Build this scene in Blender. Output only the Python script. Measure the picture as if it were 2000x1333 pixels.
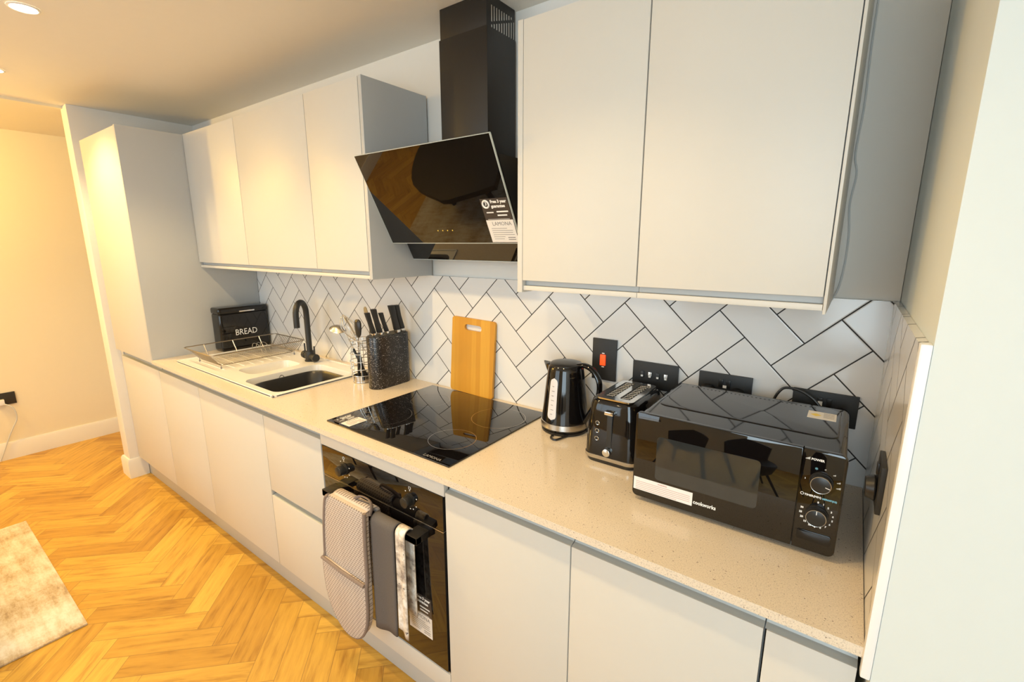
import bpy, bmesh, math, random
from mathutils import Vector, Matrix
random.seed(7)
R = math.radians; PI = math.pi
sc = bpy.context.scene
for o in list(bpy.data.objects): bpy.data.objects.remove(o)
C = sc.collection

# ---------------------------------------------------------------- camera, world, lights, exposure
cam_d = bpy.data.cameras.new('camera'); cam = bpy.data.objects.new('camera', cam_d); C.objects.link(cam)
cam_d.sensor_width = 36.0; cam_d.lens = 36.0 * 910.31 / 2000.0; cam_d.clip_start = 0.02
cam.matrix_world = Matrix.Translation((1.1607, -1.4324, 1.5235)) @ Matrix.Rotation(0.6304, 4, 'Z') @ Matrix.Rotation(PI / 2 - 0.2073, 4, 'X')
sc.camera = cam
sc.view_settings.view_transform = 'Standard'; sc.view_settings.look = 'None'
sc.view_settings.gamma = 1.0; sc.view_settings.use_curve_mapping = False
sc.view_settings.exposure = 0.42
try:
    sc.cycles.use_denoising = True
    sc.cycles.max_bounces = 10; sc.cycles.glossy_bounces = 5; sc.cycles.sample_clamp_indirect = 4.0
except Exception: pass
world = bpy.data.worlds.new('World'); sc.world = world; world.use_nodes = True
world.node_tree.nodes['Background'].inputs[0].default_value = (0.75, 0.88, 1.0, 1)
world.node_tree.nodes['Background'].inputs[1].default_value = 1.2
ZC = 2.2915          # kitchen ceiling
def lamp(name, kind, loc, power, col, rot=(0, 0, 0), **kw):
    d = bpy.data.lights.new(name, kind); d.energy = power; d.color = col
    for k, v in kw.items(): setattr(d, k, v)
    o = bpy.data.objects.new(name, d); o.location = loc; o.rotation_euler = rot; C.objects.link(o); return o
WARM = (1.0, 0.70, 0.32)
WARMER = (1.0, 0.60, 0.12)
DOWNLIGHTS = [(-2.09, -0.95), (-1.182, -0.98), (-0.27, -0.98), (0.55, -0.98), (-0.9, -2.0), (0.0, -1.95), (-1.9, -2.0)]
for x, y in DOWNLIGHTS:
    lamp('downlight_bulb', 'SPOT', (x, y, ZC - 0.012), (20 if x > 0 else 33) if y > -1.5 else 12, WARM, spot_size=R(122), spot_blend=0.55, shadow_soft_size=0.028)
lamp('hall_bulb', 'POINT', (-3.05, -1.75, 2.15), 46, WARMER, shadow_soft_size=0.05)
# daylight entering by the window of the wall behind the camera
lamp('window_daylight', 'AREA', (1.75, -3.50, 1.45), 36, (0.72, 0.90, 1.0), rot=(R(90), 0, 0), shape='RECTANGLE', size=1.5, size_y=1.6)
lamp('window_daylight', 'AREA', (-1.2, -3.50, 1.45), 16, (0.80, 0.93, 1.0), rot=(R(90), 0, 0), shape='RECTANGLE', size=1.9, size_y=1.5)

# ---------------------------------------------------------------- node helpers
def mat_new(name):
    m = bpy.data.materials.new(name); m.use_nodes = True
    return m, m.node_tree, m.node_tree.nodes['Principled BSDF']
def S(nt, s):
    return s
def math_(nt, op, a, b=0.0, c=0.0):
    n = nt.nodes.new('ShaderNodeMath'); n.operation = op
    for i, v in enumerate((a, b, c)):
        if isinstance(v, (int, float)): n.inputs[i].default_value = v
        else: nt.links.new(v, n.inputs[i])
    return n.outputs[0]
def mix(nt, f, a, b):
    n = nt.nodes.new('ShaderNodeMix'); n.data_type = 'RGBA'
    for i, v in ((0, f), (6, a), (7, b)):
        if isinstance(v, (int, float)): n.inputs[i].default_value = v
        elif isinstance(v, tuple): n.inputs[i].default_value = (*v, 1) if len(v) == 3 else v
        else: nt.links.new(v, n.inputs[i])
    return n.outputs[2]
def coords(nt, kind='Object'):
    return nt.nodes.new('ShaderNodeTexCoord').outputs[kind]
def sep(nt, v):
    n = nt.nodes.new('ShaderNodeSeparateXYZ'); nt.links.new(v, n.inputs[0]); return n.outputs
def comb(nt, x, y, z):
    n = nt.nodes.new('ShaderNodeCombineXYZ')
    for i, v in enumerate((x, y, z)):
        if isinstance(v, (int, float)): n.inputs[i].default_value = v
        else: nt.links.new(v, n.inputs[i])
    return n.outputs[0]
def noise(nt, vec, scale, detail=3, rough=0.5, out=0):
    n = nt.nodes.new('ShaderNodeTexNoise'); n.inputs['Scale'].default_value = scale
    n.inputs['Detail'].default_value = detail; n.inputs['Roughness'].default_value = rough
    nt.links.new(vec, n.inputs['Vector']); return n.outputs[out]
def ramp(nt, f, stops):
    n = nt.nodes.new('ShaderNodeValToRGB'); nt.links.new(f, n.inputs[0])
    e = n.color_ramp.elements
    while len(e) < len(stops): e.new(0.5)
    for i, (p, c) in enumerate(stops):
        e[i].position = p; e[i].color = (*c, 1) if len(c) == 3 else c
    return n.outputs[0]
def bump(nt, bs, h, strength=0.3, dist=0.002):
    n = nt.nodes.new('ShaderNodeBump'); n.inputs['Strength'].default_value = strength
    n.inputs['Distance'].default_value = dist; nt.links.new(h, n.inputs['Height'])
    nt.links.new(n.outputs[0], bs.inputs['Normal'])
def simple(name, col, rough=0.5, metal=0.0, coat=0.0, var=0.03, spec=0.5, scale=30):
    m, nt, bs = mat_new(name)
    f = noise(nt, coords(nt), scale, 2)
    c2 = tuple(max(0, c * (1 - var * 2)) for c in col)
    nt.links.new(mix(nt, f, col, c2), bs.inputs['Base Color'])
    bs.inputs['Roughness'].default_value = rough; bs.inputs['Metallic'].default_value = metal
    bs.inputs['Coat Weight'].default_value = coat; bs.inputs['Coat Roughness'].default_value = 0.03
    bs.inputs['Specular IOR Level'].default_value = spec
    return m
def herring(nt, a, b, n, cell):
    """returns along, across, edge distance (m), id vector, isH"""
    i = math_(nt, 'FLOOR', a); j = math_(nt, 'FLOOR', b)
    c = math_(nt, 'FLOORED_MODULO', math_(nt, 'ADD', math_(nt, 'SUBTRACT', i, j), 0.001), 2 * n)
    c = math_(nt, 'FLOOR', c)
    isH = math_(nt, 'LESS_THAN', c, n - 0.5); isV = math_(nt, 'SUBTRACT', 1.0, isH)
    i0 = math_(nt, 'SUBTRACT', i, c)
    alH = math_(nt, 'SUBTRACT', a, i0); acH = math_(nt, 'SUBTRACT', b, j)
    jt = math_(nt, 'ADD', j, math_(nt, 'SUBTRACT', c, float(n)))
    j0 = math_(nt, 'SUBTRACT', jt, float(n - 1))
    alV = math_(nt, 'SUBTRACT', b, j0); acV = math_(nt, 'SUBTRACT', a, i)
    def pick(h, v): return math_(nt, 'ADD', math_(nt, 'MULTIPLY', h, isH), math_(nt, 'MULTIPLY', v, isV))
    al = pick(alH, alV); ac = pick(acH, acV)
    e = math_(nt, 'MINIMUM', math_(nt, 'MINIMUM', al, math_(nt, 'SUBTRACT', float(n), al)),
              math_(nt, 'MINIMUM', ac, math_(nt, 'SUBTRACT', 1.0, ac)))
    idv = comb(nt, pick(i0, i), pick(j, j0), isH)
    return al, ac, math_(nt, 'MULTIPLY', e, cell), idv, isH

# ---------------------------------------------------------------- materials
M = {}
M['plaster'] = simple('white wall paint', (0.80, 0.77, 0.72), 0.75, var=0.01)
M['daylit_paint'] = simple('wall paint tinted by daylight', (0.66, 0.71, 0.70), 0.75, var=0.01)  # cool daylight falling on the right wall is put into this bluish tint
M['hall_warmlit'] = simple('hall paint tinted by warm light', (0.82, 0.75, 0.58), 0.75, var=0.01)  # warm hall light is partly painted in as this yellower tint
M['ceiling'] = simple('ceiling paint', (0.88, 0.85, 0.78), 0.8, var=0.01)
M['skirt'] = simple('white gloss woodwork', (0.82, 0.80, 0.76), 0.35, var=0.01)
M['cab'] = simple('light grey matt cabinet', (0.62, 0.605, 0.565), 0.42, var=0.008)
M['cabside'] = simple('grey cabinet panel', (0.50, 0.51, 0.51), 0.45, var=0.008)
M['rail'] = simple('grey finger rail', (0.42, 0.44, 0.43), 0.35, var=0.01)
M['black'] = simple('satin black', (0.018, 0.017, 0.016), 0.32, var=0.1)
M['matblack'] = simple('matt black', (0.02, 0.02, 0.02), 0.5, var=0.1)
M['gloss'] = simple('gloss black', (0.006, 0.005, 0.005), 0.06, coat=0.1, var=0.05)
M['glass'] = simple('black glass', (0.004, 0.003, 0.003), 0.02, coat=0.0, var=0.02, spec=0.75)
M['hoodmetal'] = simple('black painted steel', (0.012, 0.010, 0.009), 0.42, var=0.1, spec=0.5)
M['chrome'] = simple('chrome', (0.80, 0.79, 0.77), 0.12, metal=1.0, var=0.02)
M['steel'] = simple('brushed steel', (0.62, 0.60, 0.57), 0.25, metal=1.0, var=0.08)
M['rackwire'] = simple('dull steel wire', (0.36, 0.31, 0.25), 0.3, metal=1.0, var=0.05)
M['wire'] = simple('chrome wire', (0.72, 0.70, 0.66), 0.22, metal=1.0, var=0.05)
M['white'] = simple('white print', (0.85, 0.85, 0.84), 0.5, var=0.0)
M['grey_print'] = simple('grey print', (0.25, 0.24, 0.24), 0.5, var=0.0)
M['redprint'] = simple('pale red print', (0.55, 0.28, 0.25), 0.5, var=0.0)
M['blueprint'] = simple('blue print', (0.25, 0.60, 0.75), 0.5, var=0.0)
M['label'] = simple('white label', (0.80, 0.77, 0.74), 0.45, var=0.01)
M['labeldark'] = simple('dark label', (0.055, 0.045, 0.042), 0.3, var=0.05)
M['yellow'] = simple('yellow sign', (0.85, 0.65, 0.10), 0.5, var=0.0)
M['sink'] = simple('white composite sink', (0.80, 0.78, 0.74), 0.22, var=0.01)
M['edge'] = simple('polished glass edge', (0.55, 0.60, 0.58), 0.15, var=0.0, spec=0.8)
M['trim'] = simple('white tile trim', (0.85, 0.85, 0.84), 0.3, var=0.0)
M['cable_white'] = simple('white cable', (0.60, 0.62, 0.62), 0.5, var=0.02)
M['gauge'] = simple('frosted gauge', (0.70, 0.68, 0.72), 0.25, var=0.05)
M['winmesh'] = simple('grey oven window', (0.028, 0.032, 0.034), 0.05, coat=0.8, var=0.1)
M['towel_dark'] = simple('grey towel', (0.13, 0.115, 0.11), 0.95, var=0.15, scale=300)
M['binding'] = simple('taupe binding', (0.26, 0.20, 0.17), 0.9, var=0.1)
M['horn'] = simple('pale gold plastic', (0.50, 0.38, 0.20), 0.4, var=0.1)
M['chairfab'] = simple('black chair', (0.02, 0.02, 0.022), 0.6, var=0.1)

m, nt, bs = mat_new('herringbone tiles'); M['tiles'] = m
P = sep(nt, coords(nt))
dx = math_(nt, 'DIVIDE', math_(nt, 'SUBTRACT', math_(nt, 'SUBTRACT', P[0], P[1]), 0.3516), 0.0724)
dz = math_(nt, 'DIVIDE', math_(nt, 'SUBTRACT', P[2], 1.2622), 0.0714)
a = math_(nt, 'ADD', math_(nt, 'MULTIPLY', math_(nt, 'ADD', dx, dz), 0.5), 42.0)
b = math_(nt, 'ADD', math_(nt, 'MULTIPLY', math_(nt, 'SUBTRACT', dz, dx), 0.5), 40.0)
al, ac, e, idv, isH = herring(nt, a, b, 2, 0.102)
grout = math_(nt, 'LESS_THAN', e, 0.0017)
wn = nt.nodes.new('ShaderNodeTexWhiteNoise'); nt.links.new(idv, wn.inputs['Vector'])
tc = mix(nt, wn.outputs[0], (0.72, 0.71, 0.70), (0.80, 0.79, 0.775))
nt.links.new(mix(nt, grout, tc, (0.03, 0.028, 0.028)), bs.inputs['Base Color'])
nt.links.new(math_(nt, 'ADD', math_(nt, 'MULTIPLY', grout, 0.6), 0.13), bs.inputs['Roughness'])
n_ = noise(nt, coords(nt), 9, 2)
h = math_(nt, 'ADD', math_(nt, 'MULTIPLY', math_(nt, 'MINIMUM', e, 0.004), 250.0), math_(nt, 'MULTIPLY', n_, 0.8))
bump(nt, bs, h, 0.25, 0.0015)

m, nt, bs = mat_new('oak herringbone floor'); M['floor'] = m
P = sep(nt, coords(nt)); u = 0.0673
dx = math_(nt, 'ADD', P[0], 1.074); dy = math_(nt, 'ADD', P[1], 1.158)
a = math_(nt, 'ADD', math_(nt, 'DIVIDE', math_(nt, 'SUBTRACT', dx, dy), 2 * u), 80.0)
b = math_(nt, 'ADD', math_(nt, 'DIVIDE', math_(nt, 'ADD', dx, dy), 2 * u), 80.0)
al, ac, e, idv, isH = herring(nt, a, b, 4, 0.0952)
wn = nt.nodes.new('ShaderNodeTexWhiteNoise'); nt.links.new(idv, wn.inputs['Vector'])
seed = math_(nt, 'MULTIPLY', wn.outputs[0], 60.0)
gv = comb(nt, math_(nt, 'MULTIPLY', al, 0.28), math_(nt, 'MULTIPLY', ac, 2.2), seed)
g1 = noise(nt, gv, 1.6, 6, 0.62)
gv2 = comb(nt, math_(nt, 'MULTIPLY', al, 0.45), math_(nt, 'MULTIPLY', ac, 16.0), seed)
g2 = noise(nt, gv2, 2.0, 4, 0.6)
base = mix(nt, wn.outputs[0], (0.50, 0.275, 0.040), (0.71, 0.445, 0.080))
c1 = ramp(nt, g1, [(0.30, (0.62, 0.52, 0.42)), (0.46, (0.93, 0.90, 0.86)), (0.7, (1.1, 1.1, 1.1))])
mm = nt.nodes.new('ShaderNodeMix'); mm.data_type = 'RGBA'; mm.blend_type = 'MULTIPLY'; mm.inputs[0].default_value = 1.0
nt.links.new(base, mm.inputs[6]); nt.links.new(c1, mm.inputs[7])
c2 = ramp(nt, g2, [(0.3, (0.86, 0.82, 0.78)), (0.6, (1, 1, 1))])
m2 = nt.nodes.new('ShaderNodeMix'); m2.data_type = 'RGBA'; m2.blend_type = 'MULTIPLY'; m2.inputs[0].default_value = 0.55
nt.links.new(mm.outputs[2], m2.inputs[6]); nt.links.new(c2, m2.inputs[7])
gap = math_(nt, 'LESS_THAN', e, 0.0012)
nt.links.new(mix(nt, math_(nt, 'MULTIPLY', gap, 0.6), m2.outputs[2], (0.16, 0.08, 0.025)), bs.inputs['Base Color'])
bs.inputs['Roughness'].default_value = 0.42
bump(nt, bs, math_(nt, 'MULTIPLY', math_(nt, 'MINIMUM', e, 0.002), 400.0), 0.15, 0.001)

m, nt, bs = mat_new('speckled quartz'); M['quartz'] = m
v = coords(nt)
n1 = noise(nt, v, 420, 2, 0.7); n2 = noise(nt, v, 160, 2, 0.6)
c = ramp(nt, n1, [(0.30, (0.42, 0.36, 0.30)), (0.42, (0.68, 0.58, 0.46)), (0.55, (0.74, 0.64, 0.51))])
c = mix(nt, math_(nt, 'GREATER_THAN', n2, 0.68), c, (0.28, 0.22, 0.18))
nt.links.new(c, bs.inputs['Base Color']); bs.inputs['Roughness'].default_value = 0.16

m, nt, bs = mat_new('bamboo'); M['bamboo'] = m
P = sep(nt, coords(nt))
st = math_(nt, 'FLOOR', math_(nt, 'MULTIPLY', P[0], 42.0))
wn = nt.nodes.new('ShaderNodeTexWhiteNoise'); wn.noise_dimensions = '1D'; nt.links.new(st, wn.inputs['W'])
g = noise(nt, comb(nt, math_(nt, 'MULTIPLY', P[0], 300.0), 0.0, math_(nt, 'MULTIPLY', P[2], 9.0)), 1.0, 4)
c = mix(nt, wn.outputs[0], (0.62, 0.29, 0.025), (0.78, 0.42, 0.05))
c = mix(nt, math_(nt, 'MULTIPLY', g, 0.5), c, (0.50, 0.21, 0.015))
nt.links.new(c, bs.inputs['Base Color']); bs.inputs['Roughness'].default_value = 0.45

m, nt, bs = mat_new('black speckled block'); M['speckle'] = m
v = coords(nt)
vo = nt.nodes.new('ShaderNodeTexVoronoi'); vo.inputs['Scale'].default_value = 260; vo.inputs['Randomness'].default_value = 1.0
wv = nt.nodes.new('ShaderNodeVectorMath'); wv.operation = 'ADD'; nt.links.new(v, wv.inputs[0])
nn = noise(nt, v, 300, 2, 0.5, 1)
sc_ = nt.nodes.new('ShaderNodeVectorMath'); sc_.operation = 'SCALE'; sc_.inputs['Scale'].default_value = 0.006; nt.links.new(nn, sc_.inputs[0])
nt.links.new(sc_.outputs[0], wv.inputs[1]); nt.links.new(wv.outputs[0], vo.inputs['Vector'])
rn = sep(nt, vo.outputs['Color'])
fl = math_(nt, 'MULTIPLY', math_(nt, 'LESS_THAN', vo.outputs['Distance'], 0.30), math_(nt, 'GREATER_THAN', rn[0], 0.58))
nt.links.new(mix(nt, fl, (0.014, 0.012, 0.012), (0.55, 0.50, 0.46)), bs.inputs['Base Color'])
bs.inputs['Roughness'].default_value = 0.3

m, nt, bs = mat_new('distressed rug'); M['rug'] = m
v = coords(nt)
mp = nt.nodes.new('ShaderNodeMapping'); mp.inputs['Scale'].default_value = (3.0, 1.0, 1.0); mp.inputs['Rotation'].default_value = (0, 0, R(8)); nt.links.new(v, mp.inputs[0])
mp2 = nt.nodes.new('ShaderNodeMapping'); mp2.inputs['Scale'].default_value = (1.2, 5.0, 1.0); nt.links.new(v, mp2.inputs[0])
g1 = noise(nt, mp.outputs[0], 1.6, 3, 0.6); g2 = noise(nt, mp2.outputs[0], 5.0, 8, 0.75); g3 = noise(nt, v, 90, 3, 0.7)
t = math_(nt, 'ADD', math_(nt, 'MULTIPLY', g1, 0.45), math_(nt, 'ADD', math_(nt, 'MULTIPLY', g2, 0.45), math_(nt, 'MULTIPLY', g3, 0.14)))
c = ramp(nt, t, [(0.36, (0.24, 0.17, 0.12)), (0.45, (0.50, 0.39, 0.26)), (0.54, (0.66, 0.60, 0.50)), (0.62, (0.78, 0.74, 0.68))])
nt.links.new(c, bs.inputs['Base Color']); bs.inputs['Roughness'].default_value = 0.95
bump(nt, bs, g3, 0.4, 0.002)

m, nt, bs = mat_new('woven glove cotton'); M['woven'] = m
P = sep(nt, coords(nt))
rows = math_(nt, 'MULTIPLY', P[2], 125.0); r_i = math_(nt, 'FLOOR', rows)
off = math_(nt, 'MULTIPLY', math_(nt, 'FLOORED_MODULO', r_i, 2.0), 0.5)
cx = math_(nt, 'FRACT', math_(nt, 'ADD', math_(nt, 'MULTIPLY', P[0], 85.0), off))
dash = math_(nt, 'MULTIPLY', math_(nt, 'LESS_THAN', cx, 0.55), math_(nt, 'LESS_THAN', math_(nt, 'FRACT', rows), 0.5))
warp = noise(nt, comb(nt, math_(nt, 'MULTIPLY', P[0], 60.0), 0.0, math_(nt, 'MULTIPLY', P[2], 4.0)), 1.0, 3)
c = mix(nt, math_(nt, 'MULTIPLY', dash, 0.75), mix(nt, warp, (0.62, 0.55, 0.49), (0.50, 0.42, 0.37)), (0.17, 0.13, 0.12))
nt.links.new(c, bs.inputs['Base Color']); bs.inputs['Roughness'].default_value = 0.95
bump(nt, bs, dash, 0.3, 0.001)

m, nt, bs = mat_new('printed tea towel'); M['print'] = m
v = coords(nt)
g1 = noise(nt, v, 26, 3, 0.6); g2 = noise(nt, v, 48, 3, 0.7)
c = ramp(nt, g1, [(0.36, (0.30, 0.25, 0.22)), (0.46, (0.60, 0.52, 0.44)), (0.56, (0.72, 0.66, 0.58)), (0.62, (0.85, 0.82, 0.78))])
c = mix(nt, math_(nt, 'GREATER_THAN', g2, 0.66), c, (0.14, 0.12, 0.12))
nt.links.new(c, bs.inputs['Base Color']); bs.inputs['Roughness'].default_value = 0.95

def emis(name, col, st):
    m, nt, bs = mat_new(name); bs.inputs['Emission Color'].default_value = (*col, 1); bs.inputs['Emission Strength'].default_value = st
    bs.inputs['Base Color'].default_value = (*col, 1); return m
M['lampglow'] = emis('lit downlight lens', (1.0, 0.84, 0.55), 40)
M['neon'] = emis('red neon rocker', (1.0, 0.07, 0.01), 0.8)
m, nt, bs = mat_new('clear window glass'); bs.inputs['Transmission Weight'].default_value = 1.0; bs.inputs['Roughness'].default_value = 0.0; M['pane'] = m

# ---------------------------------------------------------------- mesh helpers
def BM(): return bmesh.new()
def merge(dst, src):
    me = bpy.data.meshes.new('t'); src.to_mesh(me); src.free(); dst.from_mesh(me); bpy.data.meshes.remove(me)
def box(bm, x0, x1, y0, y1, z0, z1, bev=0.0, seg=2):
    t = BM(); bmesh.ops.create_cube(t, size=1.0)
    for v in t.verts:
        v.co = Vector(((x0 + x1) / 2 + v.co.x * (x1 - x0), (y0 + y1) / 2 + v.co.y * (y1 - y0), (z0 + z1) / 2 + v.co.z * (z1 - z0)))
    if bev > 0:
        bmesh.ops.bevel(t, geom=list(t.edges), offset=bev, segments=seg, profile=0.6, affect='EDGES')
    merge(bm, t); return bm
def B(x0, x1, y0, y1, z0, z1, bev=0.0015, seg=2): return box(BM(), x0, x1, y0, y1, z0, z1, bev, seg)
def rings(bm, loops, cap0=True, cap1=True, closed=True):
    """skin a list of equal-length vertex loops"""
    vs = [[bm.verts.new(p) for p in lp] for lp in loops]; n = len(vs[0])
    for k in range(len(vs) - 1):
        for i in range(n if closed else n - 1):
            j = (i + 1) % n
            bm.faces.new((vs[k][i], vs[k][j], vs[k + 1][j], vs[k + 1][i]))
    if cap0: bm.faces.new(list(reversed(vs[0])))
    if cap1: bm.faces.new(vs[-1])
    return vs
def circ(c, r, ax, seg, ph=0):
    ax = Vector(ax).normalized(); u = ax.orthogonal().normalized(); w = ax.cross(u)
    return [Vector(c) + r * (math.cos(ph + 2 * PI * i / seg) * u + math.sin(ph + 2 * PI * i / seg) * w) for i in range(seg)]
def cyl(bm, p0, p1, r0, r1=None, seg=24, bev=0.0):
    r1 = r0 if r1 is None else r1; p0 = Vector(p0); p1 = Vector(p1); ax = p1 - p0; L = ax.length; d = ax / L
    if bev > 0: st = [(0, r0 - bev), (bev * .3, r0 - bev * .3), (bev, r0), (L - bev, r1), (L - bev * .3, r1 - bev * .3), (L, r1 - bev)]
    else: st = [(0, r0), (L, r1)]
    rings(bm, [circ(p0 + d * t, r, ax, seg) for t, r in st]); return bm
def lathe(bm, prof, cx, cy, seg=48, cap0=True, cap1=True):
    rings(bm, [[Vector((cx + r * math.cos(2 * PI * i / seg), cy + r * math.sin(2 * PI * i / seg), z)) for i in range(seg)] for r, z in prof], cap0, cap1); return bm
def smooth_pts(pts, n=6):
    pts = [Vector(p) for p in pts]; out = []
    P_ = [pts[0] * 2 - pts[1]] + pts + [pts[-1] * 2 - pts[-2]]
    for k in range(1, len(P_) - 2):
        p0, p1, p2, p3 = P_[k - 1:k + 3]
        for s in range(n):
            t = s / n
            out.append(0.5 * ((2 * p1) + (p2 - p0) * t + (2 * p0 - 5 * p1 + 4 * p2 - p3) * t * t + (3 * p1 - p0 - 3 * p2 + p3) * t ** 3))
    out.append(pts[-1]); return out
def tube(bm, pts, r, seg=8, closed=False, sx=1.0, r1=None):
    pts = [Vector(p) for p in pts]; n = len(pts); loops = []; u = None
    for i in range(n):
        if closed: t = pts[(i + 1) % n] - pts[i - 1]
        else: t = pts[min(i + 1, n - 1)] - pts[max(i - 1, 0)]
        t.normalize()
        if u is None: u = t.orthogonal().normalized()
        u = (u - t * u.dot(t)).normalized(); w = t.cross(u)
        rr = r if r1 is None else r + (r1 - r) * i / (n - 1)
        loops.append([pts[i] + rr * (math.cos(2 * PI * k / seg) * u * sx + math.sin(2 * PI * k / seg) * w) for k in range(seg)])
    if closed: loops.append(loops[0])
    rings(bm, loops, not closed, not closed)
    if closed: bmesh.ops.remove_doubles(bm, verts=bm.verts, dist=1e-6)
    return bm
def prism(bm, poly, axis, a, b, bev=0.0):
    """extrude a 2D polygon between a and b along axis; poly in the two remaining axes (xyz order)"""
    def P3(p, t): return Vector({'x': (t, p[0], p[1]), 'y': (p[0], t, p[1]), 'z': (p[0], p[1], t)}[axis])
    t = BM(); rings(t, [[P3(p, a) for p in poly], [P3(p, b) for p in poly]])
    bmesh.ops.recalc_face_normals(t, faces=t.faces)
    if bev > 0:
        es = [e for e in t.edges if abs(e.verts[0].co['xyz'.index(axis)] - e.verts[1].co['xyz'.index(axis)]) < 1e-7]
        bmesh.ops.bevel(t, geom=es, offset=bev, segments=2, profile=0.6, affect='EDGES')
    merge(bm, t); return bm
def rrect(x0, x1, y0, y1, r, n=6):
    out = []
    for cx, cy, a0 in ((x1 - r, y1 - r, 0), (x0 + r, y1 - r, 90), (x0 + r, y0 + r, 180), (x1 - r, y0 + r, 270)):
        for k in range(n + 1):
            t = R(a0 + 90 * k / n); out.append((cx + r * math.cos(t), cy + r * math.sin(t)))
    return out
def plate(bm, outer, holes, z0, z1):
    """flat plate with holes between z0 and z1"""
    t = BM(); es = []
    for lp in [outer] + holes:
        vs = [t.verts.new((x, y, z1)) for x, y in lp]
        es += [t.edges.new((vs[i], vs[(i + 1) % len(vs)])) for i in range(len(vs))]
    bmesh.ops.triangle_fill(t, use_beauty=True, use_dissolve=False, edges=es)
    bmesh.ops.recalc_face_normals(t, faces=t.faces)
    if t.faces[:][0].normal.z < 0: bmesh.ops.reverse_faces(t, faces=t.faces)
    ret = bmesh.ops.extrude_face_region(t, geom=list(t.faces))
    for v in [g for g in ret['geom'] if isinstance(g, bmesh.types.BMVert)]: v.co.z = z0
    bmesh.ops.recalc_face_normals(t, faces=t.faces)
    merge(bm, t); return bm

def wloc(p):
    l = Vector((0, 0, 0))
    while p is not None: l += Vector(p.location); p = p.parent
    return l
def finish_mesh(name, bm, m, smooth=35):
    bmesh.ops.recalc_face_normals(bm, faces=bm.faces)
    me = bpy.data.meshes.new(name); bm.to_mesh(me); bm.free()
    me.materials.append(M[m] if isinstance(m, str) else m)
    for p in me.polygons: p.use_smooth = True
    try: me.set_sharp_from_angle(angle=R(smooth))
    except Exception: pass
    return me
def part(name, bm, m, parent, label=None, smooth=35):
    """a part given in world coordinates, parented to its thing"""
    off = wloc(parent)
    for v in bm.verts: v.co -= off
    o = bpy.data.objects.new(name, finish_mesh(name, bm, m, smooth)); C.objects.link(o); o.parent = parent
    if label: o['label'] = label
    return o
def single(name, bm, m, loc, smooth=35):
    """a thing that is one mesh, origin at loc"""
    for v in bm.verts: v.co -= Vector(loc)
    o = bpy.data.objects.new(name, finish_mesh(name, bm, m, smooth)); C.objects.link(o); o.location = loc
    return o
def tag(o, label, cat, group=None, kind=None):
    o['label'] = label; o['category'] = cat
    if group: o['group'] = group
    if kind: o['kind'] = kind
    return o
def thing(name, label, cat, loc, group=None):
    o = bpy.data.objects.new(name, None); C.objects.link(o); o.location = loc; o.empty_display_size = 0.05
    return tag(o, label, cat, group)
def struct(name, bm, m, smooth=35, label=None, cat=None):
    o = bpy.data.objects.new(name, finish_mesh(name, bm, m, smooth)); C.objects.link(o); o['kind'] = 'structure'
    if label: tag(o, label, cat)
    return o
def frame(O, X, Y):
    """matrix whose x/y axes span a plane; z is the outward normal"""
    X = Vector(X).normalized(); Y = Vector(Y); Y = (Y - X * Y.dot(X)).normalized(); Z = X.cross(Y)
    m = Matrix(((X.x, Y.x, Z.x, O[0]), (X.y, Y.y, Z.y, O[1]), (X.z, Y.z, Z.z, O[2]), (0, 0, 0, 1))); return m
def text_bm(s, size, Mx, ext=0.0002, align='LEFT', sx=1.0, bold=0.0):
    cu = bpy.data.curves.new('txt', 'FONT'); cu.body = s; cu.size = size; cu.extrude = ext; cu.align_x = align; cu.offset = bold; cu.resolution_u = 2
    ob = bpy.data.objects.new('txt', cu); C.objects.link(ob)
    dg = bpy.context.evaluated_depsgraph_get(); me = bpy.data.meshes.new_from_object(ob.evaluated_get(dg))
    bpy.data.objects.remove(ob); bpy.data.curves.remove(cu)
    bm = BM(); bm.from_mesh(me); bpy.data.meshes.remove(me)
    for v in bm.verts: v.co = Mx @ Vector((v.co.x * sx, v.co.y, v.co.z + ext))
    return bm
def pbox(bm, Mx, x0, x1, y0, y1, z0, z1):
    t = BM(); box(t, x0, x1, y0, y1, z0, z1)
    for v in t.verts: v.co = Mx @ v.co
    merge(bm, t); return bm
def text_part(name, items, m, parent, extra=None):
    bm = BM()
    for it in items: merge(bm, text_bm(*it[:3], **(it[3] if len(it) > 3 else {})))
    if extra: extra(bm)
    return part(name, bm, m, parent)

# ---------------------------------------------------------------- setting
YF, YD, ZW, TH = -0.6065, -0.5807, 0.90, 0.019
XL, XR, XT = -2.545, 1.2448, -1.858
XF = -3.6                                 # hall wall
struct('floor', B(-3.75, 2.75, -3.75, 0.15, -0.06, 0.0, 0), 'floor')
o = struct('ceiling', B(-2.62, 2.75, -3.75, 0.15, ZC, ZC + 0.1, 0), 'ceiling')
HZ = 2.277
struct('ceiling_hall', B(-3.75, -2.62, -3.75, 0.9, HZ, ZC + 0.1, 0), 'hall_warmlit')
struct('wall_back', B(-2.66, 1.256, 0.012, 0.15, 0, ZC, 0), 'plaster')
struct('wall_divider', B(-2.66, XL, -0.62, 0.9, 0, ZC, 0.003), 'plaster')
struct('wall_left', B(-3.75, XF, -3.75, 0.9, 0, ZC, 0), 'hall_warmlit')
struct('wall_hall_end', B(-3.6, -2.66, 0.85, 0.95, 0, ZC, 0), 'hall_warmlit')
struct('wall_right', B(1.257, 2.75, -0.612, 0.15, 0, ZC, 0.002), 'daylit_paint')
struct('wall_right_side', B(2.65, 2.75, -3.75, -0.612, 0, ZC, 0), 'plaster')
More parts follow.
